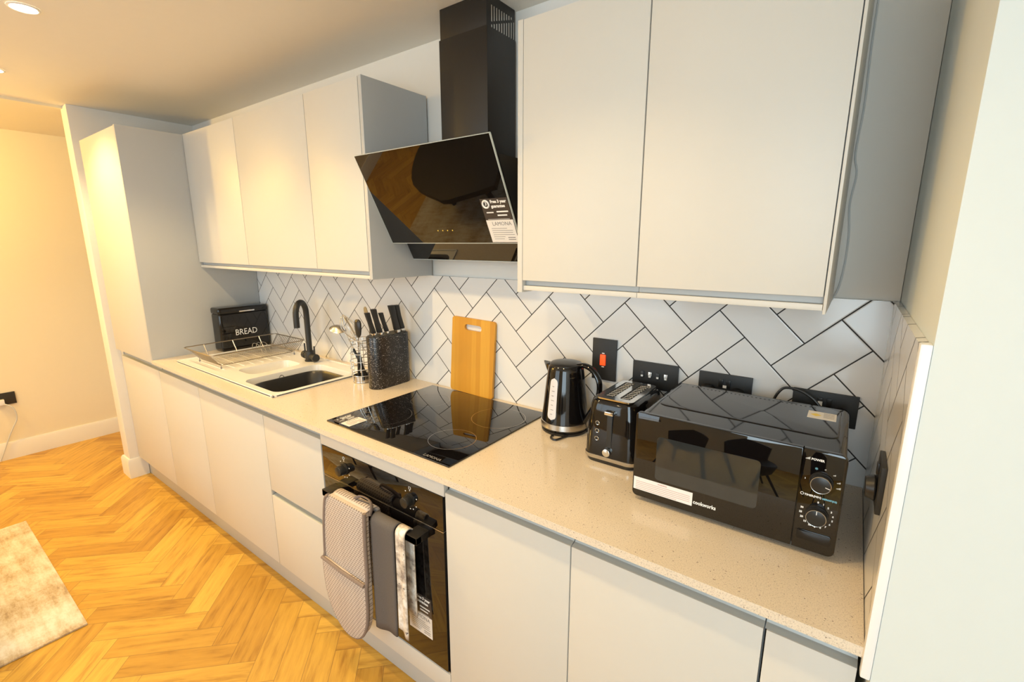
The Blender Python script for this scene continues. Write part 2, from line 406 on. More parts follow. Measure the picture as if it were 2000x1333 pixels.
# wall behind the camera with two window openings
bm = BM()
for x0, x1, z0, z1 in ((-3.6, -2.15, 0, ZC), (-2.15, -0.25, 0, 0.7), (-2.15, -0.25, 2.2, ZC), (-0.25, 1.0, 0, ZC), (1.0, 2.5, 0, 0.65), (1.0, 2.5, 2.25, ZC), (2.5, 2.65, 0, ZC)):
    box(bm, x0, x1, -3.72, -3.6, z0, z1)
struct('wall_front', bm, 'plaster')
for k, (x0, x1, z0, z1) in enumerate(((-2.15, -0.25, 0.7, 2.2), (1.0, 2.5, 0.65, 2.25))):
    bm = BM(); w = 0.05; xm = (x0 + x1) / 2
    for q in ((x0, x0 + w, z0, z1), (x1 - w, x1, z0, z1), (x0, x1, z0, z0 + w), (x0, x1, z1 - w, z1), (xm - w / 2, xm + w / 2, z0, z1)): box(bm, q[0], q[1], -3.69, -3.63, q[2], q[3])
    o = struct('window_%d' % (k + 1), bm, 'skirt')
    part('window_pane', B(x0 + w, x1 - w, -3.663, -3.657, z0 + w, z1 - w, 0), 'pane', o)
# skirting
def skirt_prof(h=0.125, t=0.016): return [(0, 0), (t, 0), (t, h - 0.018), (t * 0.5, h), (0, h)]
bm = BM(); prism(bm, [(XF + p[0], p[1]) for p in skirt_prof()], 'y', -3.6, 0.85); struct('baseboard_left', bm, 'skirt')
bm = BM(); rings(bm, [[Vector((x, y, z)) for x, y in ((-2.66 - g, -0.62 - g), (XL + g, -0.62 - g), (XL + g, -0.53), (-2.66 - g, -0.53))] for g, z in ((0.016, 0.0), (0.016, 0.112), (0.008, 0.130), (0.0005, 0.130))])
box(bm, -2.676, -2.6605, -0.53, 0.85, 0, 0.13)
struct('baseboard_divider', bm, 'skirt')
# tiled splashback: back and right return
ZT = 1.3864
struct('wall_back_tiles', B(XT - 0.03, XR + 0.012, 0.0, 0.0119, ZW - 0.018, ZT, 0), 'tiles')
struct('wall_right_tiles', B(XR, XR + 0.0119, -0.592, -0.0001, ZW - 0.018, ZT, 0), 'tiles')
struct('trim_1', B(XR - 0.001, XR + 0.0125, -0.613, -0.592, ZW - 0.05, ZT + 0.004, 0.003), 'trim')

# ---------------------------------------------------------------- worktop, sink
SX0, SX1, SY0, SY1 = -1.715, -0.705, -0.540, -0.045
bm = BM()
plate(bm, [(XT, YF), (XR - 0.001, YF), (XR - 0.001, -0.0005), (XT, -0.0005)], [[(SX0 + 0.02, SY0 + 0.02), (SX0 + 0.02, SY1 - 0.02), (SX1 - 0.02, SY1 - 0.02), (SX1 - 0.02, SY0 + 0.02)]], ZW - TH, ZW)
bmesh.ops.remove_doubles(bm, verts=bm.verts, dist=1e-6)
tag(single('worktop', bm, 'quartz', (-0.3, -0.3, ZW - TH)), 'long speckled beige quartz worktop running the whole length of the base units', 'worktop')

sink = thing('kitchen_sink', 'white one and a half bowl sink with drainer set into the worktop', 'sink', (-1.21, -0.29, ZW))
MB = (-1.045, -0.735, -0.505, -0.125); HB = (-1.265, -1.105, -0.435, -0.175)
def hole(q, r, g=0.0): return rrect(q[0] - g, q[1] + g, q[2] - g, q[3] + g, r)
zt = ZW + 0.007
bm = BM(); plate(bm, rrect(SX0, SX1, SY0, SY1, 0.018), [list(reversed(hole(MB, 0.045))), list(reversed(hole(HB, 0.04)))], ZW + 0.0005, zt)
bmesh.ops.remove_doubles(bm, verts=bm.verts, dist=1e-6)
box(bm, SX0, SX1, SY0, SY0 + 0.010, ZW + 0.0005, zt + 0.003, 0.0025); box(bm, SX0, SX1, SY1 - 0.010, SY1, ZW + 0.0005, zt + 0.003, 0.0025)
box(bm, SX0, SX0 + 0.010, SY0, SY1, ZW + 0.0005, zt + 0.003, 0.0025); box(bm, SX1 - 0.010, SX1, SY0, SY1, ZW + 0.0005, zt + 0.003, 0.0025)
part('sink_top', bm, 'sink', sink)
def bowl(q, r, depth, taper, t=0.006):
    bm = BM(); zb = zt - depth
    def lp(g, z): return [Vector((x, y, z)) for x, y in rrect(q[0] + g, q[1] - g, q[2] + g, q[3] - g, max(r - g * .3, .01))]
    rings(bm, [lp(-t, ZW + 0.0004), lp(taper - t, zb - t), lp(taper, zb - t)], False, True)
    rings(bm, [lp(0, zt), lp(0.003, zt - 0.01), lp(taper, zb + 0.02), lp(taper + 0.012, zb + 0.003), lp(taper + 0.03, zb)], False, True)
    return bm
bm = bowl(MB, 0.045, 0.17, 0.012); part('main_bowl', bm, 'sink', sink)
bm = bowl(HB, 0.04, 0.12, 0.012); part('half_bowl', bm, 'sink', sink)
bm = BM()
for k in range(8): box(bm, -1.66, -1.31, SY0 + 0.07 + k * 0.048, SY0 + 0.076 + k * 0.048, zt - 0.001, zt + 0.0022, 0.001)
part('drainer_ribs', bm, 'sink', sink)
bm = BM(); tube(bm, circ((-1.043, -0.325, 0.880), 0.011, (1, 0, 0.05), 20), 0.003, 8, True)
part('overflow_ring', bm, 'steel', sink, 'steel overflow ring')
# washing-up bowl
bm = BM(); W0 = (-1.028, -0.752, -0.490, -0.140)
def wl(g, z, r=0.075): return [Vector((x, y, z)) for x, y in rrect(W0[0] + g, W0[1] - g, W0[2] + g, W0[3] - g, max(r - g * .3, .02), 8)]
rings(bm, [wl(0.030, 0.7415), wl(0.004, 0.876), wl(-0.005, 0.878), wl(-0.006, 0.883), wl(0.003, 0.884), wl(0.010, 0.873), wl(0.034, 0.748)], True, True)
tag(single('washing_up_bowl', bm, 'black', (-0.89, -0.315, 0.7415)), 'black plastic washing-up bowl sitting inside the large sink bowl', 'bowl')

# tap
tx, ty = -1.134, -0.115
tap = thing('mixer_tap', 'matt black swan-neck mixer tap standing behind the sink', 'tap', (tx, ty, zt))
part('tap_body', cyl(cyl(BM(), (tx, ty, zt), (tx, ty, zt + 0.007), 0.028, bev=0.002), (tx, ty, zt + 0.005), (tx, ty, 0.962), 0.0235, bev=0.002), 'matblack', tap)
arc = [(tx, ty, 0.955), (tx, ty, 1.05), (tx, ty, 1.155)] + [(tx + 0.026 * (1 - math.cos(R(t))), ty - 0.043 * (1 - math.cos(R(t))), 1.165 + 0.062 * math.sin(R(t))) for t in range(15, 181, 15)] + [(tx + 0.052, ty - 0.086, 1.104)]
part('spout', tube(BM(), arc, 0.0145, 16), 'matblack', tap)
d_ = Vector((0.93, -0.1, 0)).normalized(); cc = Vector((tx, ty, 0.933))
for s in (-1, 1):
    lv = part('lever', cyl(cyl(BM(), cc + d_ * 0.015 * s, cc + d_ * 0.062 * s, 0.017, bev=0.002), cc + d_ * 0.045 * s, cc + d_ * 0.071 * s, 0.0205, bev=0.003), 'matblack', tap)
    part('lever_pin', cyl(BM(), cc + d_ * 0.056 * s + Vector((0, 0, 0.016)), cc + d_ * 0.056 * s + Vector((0, 0, 0.062)), 0.004, seg=12, bev=0.001), 'matblack', lv)

# ---------------------------------------------------------------- base units
def carcass(bm, x0, x1, y0, y1, z0, z1, t=0.016, top=False):
    box(bm, x0, x0 + t, y0, y1, z0, z1); box(bm, x1 - t, x1, y0, y1, z0, z1)
    box(bm, x0 + t, x1 - t, y1 - 0.008, y1, z0, z1); box(bm, x0 + t, x1 - t, y0, y1 - 0.008, z0, z0 + t)
    if top: box(bm, x0 + t, x1 - t, y0, y1 - 0.008, z1 - t, z1)
    return bm
ZB, ZD = 0.150, 0.8373
YC = -0.561                                # carcass front plane
def rail_prof(z0, z1):
    return [(YD + 0.0025, z0 + 0.0006), (-0.5635, z0 + 0.004), (-0.5575, z0 + 0.014), (-0.5560, z1 - 0.001), (-0.549, z1 - 0.001), (-0.549, z0 - 0.01), (-0.5615, z0 - 0.01), (-0.5615, z0 + 0.0006)]
def rail(parent, x0, x1, z0=ZD, z1=ZW - TH):
    bm = BM(); prism(bm, rail_prof(z0, z1), 'x', x0, x1)
    part('finger_rail', bm, 'rail', parent)
def base_unit(x0, x1, label, group='handleless base cabinets under the worktop'):
    t = thing('base_cabinet', label, 'cabinet', ((x0 + x1) / 2, -0.3, ZB), group)
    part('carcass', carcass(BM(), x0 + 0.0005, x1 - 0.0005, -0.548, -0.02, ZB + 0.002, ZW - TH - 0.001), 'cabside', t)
    rail(t, x0 + 0.001, x1 - 0.001); return t
def door(parent, x0, x1, z0, z1, y=YD, g=0.0015, name='door', th=0.018):
    return part(name, B(x0 + g, x1 - g, y, y + th, z0, z1, 0.0012), 'cab', parent)
X1, X2, X3, X4, X5, X6, X7 = -1.858, -1.3462, -0.7179, -0.3063, 0.3051, 0.7076, 1.1061
c = base_unit(X1, X2, 'grey base cabinet with one plain door, next to the tall cabinet'); door(c, X1, X2, ZB, ZD, g=0.001)
c = base_unit(X2, X3, 'grey base cabinet below the sink bowls, left of the drawers'); door(c, X2, X3, ZB, ZD, g=0.002)
c = base_unit(X3, X4, 'grey drawer cabinet with two deep drawers, left of the oven')
door(c, X3, X4, 0.506, ZD, name='drawer_front'); door(c, X3, X4, ZB, 0.480, name='drawer_front')
bm = BM(); prism(bm, rail_prof(0.480, 0.506), 'x', X3 + 0.004, X4 - 0.004); part('finger_rail', bm, 'rail', c)
c = base_unit(X5, X6, 'grey base cabinet with one plain door, right beside the oven'); door(c, X5, X6, ZB, ZD)
c = base_unit(X6, X7, 'grey base cabinet below the microwave, second right of the oven'); door(c, X6, X7, ZB, ZD)
t = thing('filler_panel', 'narrow grey filler panel between the last base cabinet and the right wall', 'panel', ((X7 + XR) / 2, -0.57, ZB))
part('panel_front', B(X7 + 0.0035, XR - 0.002, YD, YD + 0.018, ZB, ZD, 0.0012), 'cab', t)
bm = BM(); prism(bm, rail_prof(ZD, ZW - TH), 'x', X7 + 0.001, XR - 0.002); part('finger_rail', bm, 'rail', t)
tag(single('plinth', B(-2.528, XR - 0.002, -0.528, -0.512, 0.001, ZB - 0.001, 0.001), 'cabside', (0, -0.52, 0)), 'grey recessed plinth along the floor under all the base cabinets', 'plinth')
# oven housing
hs = thing('oven_housing', 'grey panels of the cabinet that frames the built-in oven', 'cabinet', (0, -0.3, ZB))
part('carcass', carcass(BM(), X4 + 0.001, X5 - 0.001, -0.548, -0.02, ZB + 0.002, ZW - TH - 0.001), 'cabside', hs)
part('top_panel', B(X4 + 0.001, X5 - 0.003, YD, YD + 0.018, 0.8225, ZW - TH - 0.0005, 0.001), 'cab', hs)
part('bottom_panel', B(X4 + 0.001, X5 - 0.001, YD, YD + 0.018, ZB, 0.219, 0.001), 'cab', hs)
part('vent_strip', B(X4 + 0.004, X5 - 0.004, YD + 0.004, YD + 0.014, 0.2195, 0.2245, 0.0005), 'steel', hs)
# tall cabinet
TX0 = -2.49
tc = thing('tall_cabinet', 'tall grey cabinet with two plain doors at the left end of the kitchen', 'cabinet', ((TX0 + XT) / 2, -0.3, ZB))
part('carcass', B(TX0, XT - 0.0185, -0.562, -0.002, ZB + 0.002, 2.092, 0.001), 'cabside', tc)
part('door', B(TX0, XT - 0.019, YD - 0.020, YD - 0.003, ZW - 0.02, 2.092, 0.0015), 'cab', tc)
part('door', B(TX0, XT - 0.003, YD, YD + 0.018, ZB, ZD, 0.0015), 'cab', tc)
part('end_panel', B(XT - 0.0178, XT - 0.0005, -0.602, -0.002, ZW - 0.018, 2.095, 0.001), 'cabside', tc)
bm = BM(); prism(bm, [(y - 0.0015, z) for y, z in rail_prof(ZD, ZW - 0.02)], 'x', TX0 + 0.02, XT - 0.003)
for v in bm.verts: v.co.y = min(v.co.y, -0.5622)
part('finger_rail', bm, 'rail', tc)
part('side_filler', B(XL + 0.001, TX0 - 0.001, -0.57, -0.55, 0.152, 2.09, 0.001), 'cab', tc)

# ---------------------------------------------------------------- wall cabinets
YU, ZUB, ZUT, ZUE = -0.3113, 1.4173, 2.096, 1.3875
def wall_unit(x0, x1, label, group):
    t = thing('wall_cabinet', label, 'cabinet', ((x0 + x1) / 2, -0.15, ZUE), group)
    part('carcass', B(x0 + 0.0005, x1 - 0.0005, YU + 0.0195, 0.0, 1.402, ZUT - 0.002, 0.0008), 'cabside', t)
    bm = BM(); box(bm, x0 + 0.0005, x1 - 0.0005, YU + 0.006, 0.0, ZUE + 0.001, 1.4015, 0.001)
    part('bottom_rail', bm, 'cab', t)
    door(t, x0, x1, ZUB, ZUT, YU); return t
ga, gb = 'grey wall cabinets left of the hood', 'grey wall cabinets right of the hood'
wall_unit(XT + 0.0015, -1.2723, 'grey wall cabinet against the tall cabinet, leftmost of the wall cabinets', ga)
wall_unit(-1.2723, -0.6736, 'grey wall cabinet over the sink, middle one of the left three', ga)
wall_unit(-0.6736, -0.3275, 'narrow grey wall cabinet nearest the hood on its left side', ga)
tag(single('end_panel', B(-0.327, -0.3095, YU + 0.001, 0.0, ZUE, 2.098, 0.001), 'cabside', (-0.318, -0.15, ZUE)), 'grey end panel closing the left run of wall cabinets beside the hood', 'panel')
wall_unit(0.3790, 0.7251, 'grey wall cabinet right beside the hood chimney on the right', gb)
wall_unit(0.7251, 1.1165, 'wide grey wall cabinet over the microwave, nearest the right wall', gb)
tag(single('end_panel', B(0.3615, 0.3783, YU + 0.001, 0.0, 1.382, 2.098, 0.001), 'cab', (0.37, -0.15, 1.382)), 'pale end panel on the hood side of the right wall cabinets', 'panel')
tag(single('end_panel', B(1.1168, 1.1225, YU + 0.001, 0.0, 1.382, 2.098, 0.001), 'cab', (1.12, -0.15, 1.382)), 'thin pale end panel on the right-wall side of the wall cabinets', 'panel')

# ---------------------------------------------------------------- guarantee stickers
def sticker(parent, Mx, w, h, split=0.5, circle=True, name='guarantee_sticker', invert=False):
    """Mx: plane frame with origin at the lower left of the sticker"""
    bm = BM(); pbox(bm, Mx, 0, w, h * split, h, 0, 0.0004); st = part(name, bm, 'labeldark', parent, 'dark and white guarantee sticker')
    bm = BM(); pbox(bm, Mx, 0, w, 0, h * split, 0, 0.0005); part('white_half', bm, 'label', st)
    T = lambda x, y: Mx @ Matrix.Translation((x, y, 0.0005))
    def ex(bm):
        pbox(bm, T(0, 0), w * 0.10, w * 0.90, h * split + h * 0.015, h * split + h * 0.022, 0, 0.0004)
        pbox(bm, T(0, 0), w * 0.50, w * 0.92, h * (split + .17), h * (split + .20), 0, 0.0004)
        pbox(bm, T(0, 0), w * 0.50, w * 0.85, h * (split + .09), h * (split + .12), 0, 0.0004)
        pbox(bm, T(0, 0), w * 0.12, w * 0.38, h * (split + .16), h * (split + .185), 0, 0.0004)
        if circle:
            c0 = Vector((w * 0.18, h * (split + 0.36), 0.0006)); r = w * 0.11
            tube(bm, [T(0, 0) @ (c0 + Vector((r * math.cos(k * PI / 12), r * math.sin(k * PI / 12), 0))) for k in range(24)], w * 0.028, 6, True)
    text_part('lettering', [('Free 3 year', w * 0.125, T(w * 0.36, h * (split + 0.38)), dict(bold=0.0006)), ('guarantee', w * 0.125, T(w * 0.36, h * (split + 0.28)), dict(bold=0.0006)), ('3', w * 0.14, T(w * 0.145, h * (split + 0.335)), dict(bold=0.0004))], 'white', st, ex)
    def ex2(bm):
        for k, (a_, b_) in enumerate(((.12, .7), (.12, .9), (.12, .88), (.12, .92), (.12, .55), (.12, .5))):
            y = h * split * (0.62 - 0.095 * k)
            pbox(bm, T(0, 0), w * a_, w * b_, y, y + h * 0.010, 0, 0.0003)
        pbox(bm, T(0, 0), w * .65, w * .92, h * split * .20, h * split * .235, 0, 0.0003); pbox(bm, T(0, 0), w * .65, w * .92, h * split * .11, h * split * .145, 0, 0.0003)
    text_part('small_print', [('LAMONA', w * 0.17, T(w * 0.2, h * split * 0.76))], 'grey_print', st, ex2)
    return st

# ---------------------------------------------------------------- oven
OY = YD - 0.0015
oven = thing('built_in_oven', 'black glass built-in oven with bar handle below the hob', 'oven', (0, -0.3, 0.227))
part('oven_body', B(-0.28, 0.28, YD + 0.02, -0.05, 0.23, 0.815, 0.002), 'black', oven)
part('control_panel', B(-0.2975, 0.2975, OY, YD + 0.018, 0.711, 0.8215, 0.001), 'glass', oven)
part('door_glass', B(-0.2975, 0.2975, OY, YD + 0.018, 0.2265, 0.7065, 0.001), 'glass', oven)
part('panel_trim', B(-0.297, 0.297, OY - 0.0008, YD + 0.016, 0.7070, 0.7095, 0.0004), 'steel', oven, 'thin steel trim line')
bm = BM(); box(bm, -0.236, 0.236, -0.632, -0.612, 0.668, 0.691, 0.0015)
hd = part('door_handle', bm, 'hoodmetal', oven)
for s in (-1, 1): part('handle_mount', B(s * 0.236 - 0.048 * (s > 0), s * 0.236 + 0.048 * (s < 0), -0.632, OY, 0.669, 0.692, 0.0015), 'hoodmetal', hd)
for kx in (-0.170, 0.160):
    kn = part('control_knob', cyl(cyl(BM(), (kx, OY, 0.766), (kx, OY - 0.006, 0.766), 0.021, 0.020), (kx, OY - 0.005, 0.766), (kx, OY - 0.027, 0.766), 0.0175, 0.0165, bev=0.002), 'black', oven)
    F = frame((kx, OY, 0.766), (1, 0, 0), (0, 0, 1))
    for ang in (90, 130, 200, 245, 270, 295, 330, 20):
        part('dial_mark', pbox(BM(), F @ Matrix.Translation((0.030 * math.cos(R(ang)), 0.030 * math.sin(R(ang)), 0)), -0.002, 0.002, -0.0015, 0.0015, 0, 0.0004), 'white', oven)
    bm = BM()
    if kx < 0: tube(bm, [F @ Vector((0.005 * math.cos(k * PI / 8), 0.040 + 0.005 * math.sin(k * PI / 8), 0.0006)) for k in range(16)], 0.0008, 5, True)
    else:
        for q in (0.034, 0.041): pbox(bm, F, -0.005, 0.005, q, q + 0.0012, 0, 0.0004)
        for q in (-0.005, 0.0038): pbox(bm, F, q, q + 0.0012, 0.034, 0.042, 0, 0.0004)
    part('dial_symbol', bm, 'white', oven)
sticker(oven, frame((0.130, OY - 0.0001, 0.308), (1, 0, 0), (0, 0, 1)), 0.104, 0.142, 0.52)

# oven gloves and towels over the handle
def drape(x0, x1, zf, zb, yf, yb, ztop, nx=14, wav=0.003, ph=0.0, slant=0.0, flare=0.0):
    bm = BM(); ym = (yf + yb) / 2; rad = (yb - yf) / 2; prof = []
    for k in range(14): prof.append((yf, zf + (ztop - rad - zf) * k / 13, 1 - k / 13))
    for k in range(1, 8): t = PI - PI * k / 8; prof.append((ym + rad * math.cos(t), ztop - rad + rad * math.sin(t), 0))
    for k in range(14): prof.append((yb, ztop - rad - (ztop - rad - zb) * k / 13, k / 13 * 0.3))
    loops = []
    for k, (y, z, w) in enumerate(prof):
        lp = []
        for i in range(nx + 1):
            s = i / nx; x = x0 + (x1 - x0) * s
            lp.append(Vector((x + flare * w * (s - .5) * 2, y - wav * w * (1 + math.sin(ph + s * 7.5)), z + slant * w * (s - .5))))
        loops.append(lp)
    rings(bm, loops, False, False, closed=False); return bm
def sheet(name, bm, m, loc, th, label, cat, group=None):
    o = single(name, bm, m, loc, 80); md = o.modifiers.new('thickness', 'SOLIDIFY'); md.thickness = th; md.offset = 0.0
    return tag(o, label, cat, group)
sheet('tea_towel', drape(0.045, 0.150, 0.315, 0.50, -0.643, -0.606, 0.7015, ph=0.5, slant=0.02), 'towel_dark', (0.095, -0.62, 0.69), 0.006, 'plain dark grey tea towel hanging from the oven handle beside the oven glove', 'towel')
sheet('tea_towel', drape(0.155, 0.194, 0.345, 0.39, -0.640, -0.604, 0.7005, nx=8, ph=2.0, slant=-0.03), 'print', (0.175, -0.62, 0.69), 0.004, 'pale mottled patterned tea towel hanging near the right end of the oven handle', 'towel')
gl = thing('oven_glove', 'long woven beige double oven glove hanging over the oven handle', 'oven glove', (-0.08, -0.64, 0.70))
def glove_poly(g=0.0):
    pts = []
    for x, z in [(-0.150, 0.712), (-0.172, 0.690), (-0.190, 0.60), (-0.200, 0.50), (-0.203, 0.42), (-0.197, 0.35), (-0.180, 0.295), (-0.150, 0.250), (-0.110, 0.222), (-0.065, 0.218), (-0.022, 0.238), (0.010, 0.285), (0.024, 0.35), (0.028, 0.45), (0.030, 0.60), (0.036, 0.712)]: pts.append(Vector((x, 0, z)))
    sp = smooth_pts(pts, 4); return [(v.x, v.z) for v in sp]
gp = glove_poly()
bm = BM(); prism(bm, gp, 'y', -0.662, -0.642, 0.004); part('glove_front', bm, 'woven', gl)
bm = BM(); pk = [(x, z) for x, z in gp if z < 0.462]
pk[0] = (pk[0][0], 0.468); pk[-1] = (pk[-1][0], 0.462)
prism(bm, pk, 'y', -0.672, -0.6625, 0.004); part('hand_pocket', bm, 'woven', gl)
bm = BM(); tube(bm, [(x, -0.660 if z > 0.47 else -0.665, z) for x, z in gp], 0.0062, 8); tube(bm, [(pk[0][0], -0.673, 0.466), (-0.09, -0.6735, 0.460), (pk[-1][0], -0.673, 0.460)], 0.006, 8)
part('edge_binding', bm, 'binding', gl)
bm = drape(-0.148, 0.034, 0.690, 0.40, -0.652, -0.603, 0.713, nx=6, wav=0.0)
o = part('fold_over_bar', bm, 'woven', gl); md = o.modifiers.new('thickness', 'SOLIDIFY'); md.thickness = 0.012; md.offset = 0
bm = BM(); tube(bm, smooth_pts([(-0.045, -0.632, 0.722), (-0.02, -0.628, 0.737), (0.02, -0.626, 0.735), (0.040, -0.634, 0.722), (0.044, -0.645, 0.70)], 5), 0.008, 8, sx=0.35)
part('hanging_loop', bm, 'binding', gl)

# ---------------------------------------------------------------- hob
HZ0 = ZW + 0.0002; HT = ZW + 0.0055
hob = thing('ceramic_hob', 'black glass four-zone hob set on the worktop above the oven', 'hob', (0, -0.295, ZW))
HX0, HX1, HY0, HY1 = -0.297, 0.299, -0.5555, -0.034
part('glass_top', B(HX0, HX1, HY0, HY1, HZ0, HT, 0.001), 'glass', hob)
def ring(bm, cx, cy, r, w=0.0013):
    rings(bm, [[Vector((cx + q * math.cos(2 * PI * k / 64), cy + q * math.sin(2 * PI * k / 64), HT + 0.0002)) for k in range(64)] for q in (r - w, r)], False, False)
for cx, cy, r in ((-0.168, -0.402, 0.098), (-0.155, -0.185, 0.078), (0.178, -0.412, 0.078), (0.185, -0.178, 0.098)):
    bm = BM(); ring(bm, cx, cy, r); part('cooking_zone_ring', bm, 'steel', hob)
text_part('brand_lettering', [('LAMONA', 0.017, frame((-0.012, 0, HT) if False else (0.185, -0.548, HT), (1, 0, 0), (0, 1, 0)))], 'grey_print', hob)
sticker(hob, frame((-0.180, -0.545, HT), (0, 1, 0), (-1, 0, 0)), 0.075, 0.100, 0.5, circle=False)

# ---------------------------------------------------------------- extractor hood
hood = thing('extractor_hood', 'angled black glass extractor hood with square black chimney up to the ceiling', 'extractor hood', (0.0, -0.15, 1.46))
GT = Vector((0, -0.362, 1.820)); GB = Vector((0, -0.211, 1.524)); gd = (GT - GB).normalized(); gn = Vector((0, -gd.z, gd.y))  # outward normal (towards room, down)
if gn.y > 0: gn = -gn
F = Matrix(((1, gd.x, 0, 0), (0, gd.y, gn.y, GB.y), (0, gd.z, gn.z, GB.z), (0, 0, 0, 1)))
HL = (GT - GB).length
bm = BM(); pbox(bm, F, -0.303, 0.301, 0.0, HL, -0.006, 0.0); gp_ = part('front_glass', bm, 'glass', hood)
bm = BM()
for q in ((-0.3035, 0.3015, HL, HL + 0.0016), (-0.3035, 0.3015, -0.0022, 0.0), (-0.3045, -0.303, 0, HL), (0.301, 0.303, 0, HL)): pbox(bm, F, q[0], q[1], q[2], q[3], -0.006, 0.0003)
part('glass_edge', bm, 'edge', gp_, 'pale polished glass edge')
bm = BM(); L0 = Vector((0, -0.140, 1.5225)); L1 = Vector((0, -0.108, 1.460))
prism(bm, [(L0.y, L0.z), (L1.y, L1.z), (L1.y + 0.006, L1.z + 0.002), (L0.y + 0.006, L0.z)], 'x', -0.303, 0.301); lg = part('lower_glass', bm, 'glass', hood)
bm = BM(); prism(bm, [(L1.y - 0.0004, L1.z + 0.0008), (L1.y - 0.0004, L1.z - 0.0012), (L1.y + 0.006, L1.z + 0.0016)], 'x', -0.303, 0.301); part('glass_edge', bm, 'edge', lg)
bm = BM(); prism(bm, [(-0.316, 1.775), (-0.190, 1.528), (-0.128, 1.524), (-0.098, 1.464), (-0.001, 1.464), (-0.001, 1.775)], 'x', -0.298, 0.296, 0.001); part('hood_body', bm, 'hoodmetal', hood)
part('chimney_cover', B(-0.0785, 0.1315, -0.156, -0.001, 1.7755, 2.1965, 0.0015), 'hoodmetal', hood)
ch = part('chimney_top', B(-0.075, 0.128, -0.153, -0.001, 2.190, ZC - 0.0005, 0.0015), 'hoodmetal', hood)
bm = BM()
for k in range(10):
    y = -0.130 + k * 0.0132
    zu0, zu1 = 2.215 + 0.0050 * k, 2.262
    if zu1 - zu0 > 0.006: box(bm, 0.1278, 0.1286, y, y + 0.0042, zu0, zu1)
    zl1, zl0 = 2.206 + 0.005 * k, 2.1985
    box(bm, 0.1278, 0.1286, y, y + 0.0042, zl0, zl1)
part('vent_slots', bm, 'steel', ch)
bm = BM()
for k in range(4): merge(bm, cyl(BM(), F @ Vector((-0.035 + k * 0.023, 0.047, 0)), F @ Vector((-0.035 + k * 0.023, 0.047, 0.0006)), 0.0022, seg=12))
part('touch_buttons', bm, 'yellow', gp_, 'small pale touch button marks')
sticker(gp_, F @ Matrix.Translation((0.194, 0.003, 0.0004)), 0.105, 0.146, 0.52)

# ---------------------------------------------------------------- bread bin
bx0, bx1, by0, by1, bz1 = -1.857, -1.752, -0.290, -0.012, 1.156
bb = thing('bread_bin', 'glossy black bread bin lettered BREAD in the corner by the tall cabinet', 'bread bin', ((bx0 + bx1) / 2, (by0 + by1) / 2, ZW))
part('bin_body', B(bx0, bx1, by0, by1, ZW + 0.0005, 1.122, 0.016, 4), 'gloss', bb)
part('bin_lid', B(bx0 - 0.0, bx1 + 0.002, by0 - 0.002, by1 + 0.002, 1.118, bz1, 0.014, 4), 'gloss', bb)
bm = BM(); box(bm, bx1 + 0.001, bx1 + 0.012, -0.182, -0.094, 1.126, 1.134, 0.002); part('lid_handle', bm, 'chrome', bb, 'chrome lid handle')
text_part('lettering', [('BREAD', 0.050, frame((bx1 + 0.0003, -0.212, 0.989), (0, 1, 0), (0, 0, 1)), dict(sx=0.83))], 'white', bb)

# ---------------------------------------------------------------- dish rack
rk = thing('dish_rack', 'chrome wire dish rack standing on the sink drainer', 'dish rack', (-1.47, -0.28, zt))
T0 = (-1.640, -1.305, -0.522, -0.037, 0.986); L_ = (-1.595, -1.340, -0.470, -0.090, 0.925)
def rr3(q, r=0.02): return [Vector((x, y, q[4])) for x, y in rrect(q[0], q[1], q[2], q[3], r, 4)]
bm = BM(); tube(bm, rr3(T0), 0.0028, 8, True); part('top_rim', bm, 'rackwire', rk)
bm = BM(); tube(bm, rr3(L_), 0.002, 6, True)
n = 30
for k in range(n):
    y = L_[2] + (L_[3] - L_[2]) * (k + .5) / n
    tube(bm, [(L_[0], y, L_[4]), ((L_[0] + L_[1]) / 2, y, L_[4] + 0.004), (L_[1], y, L_[4])], 0.0014, 5)
n = 17
for k in range(n):
    s = (k + .5) / n; xt = T0[0] + 0.015 + (T0[1] - T0[0] - .03) * s; xb = L_[0] + (L_[1] - L_[0]) * s
    tube(bm, [(xt, T0[2], T0[4]), (xb, L_[2], L_[4])], 0.0014, 5); tube(bm, [(xt, T0[3], T0[4]), (xb, L_[3], L_[4])], 0.0014, 5)
part('wire_basket', bm, 'rackwire', rk)
for k, s in enumerate((0.2, 0.5, 0.8)):
    y0 = T0[2] + (T0[3] - T0[2]) * s
    part('side_upright', tube(BM(), [(T0[0], y0, T0[4]), (L_[0], y0, L_[4])], 0.0028, 8), 'wire', rk)
for k in range(3):
    y0 = -0.17 - k * 0.022
    part('plate_loop', tube(BM(), smooth_pts([(-1.56, y0, 0.927), (-1.545, y0, 0.965), (-1.50, y0, 0.972), (-1.47, y0, 0.96), (-1.44, y0, 0.928)], 5), 0.0018, 6), 'wire', rk)
for x in (L_[0], L_[1]):
    for y in (L_[2], L_[3]):
        bm = BM(); tube(bm, [(x, y, L_[4]), (x, y, zt + 0.006)], 0.002, 6); cyl(bm, (x, y, zt + 0.0003), (x, y, zt + 0.009), 0.004, seg=10); part('foot', bm, 'grey_print', rk)

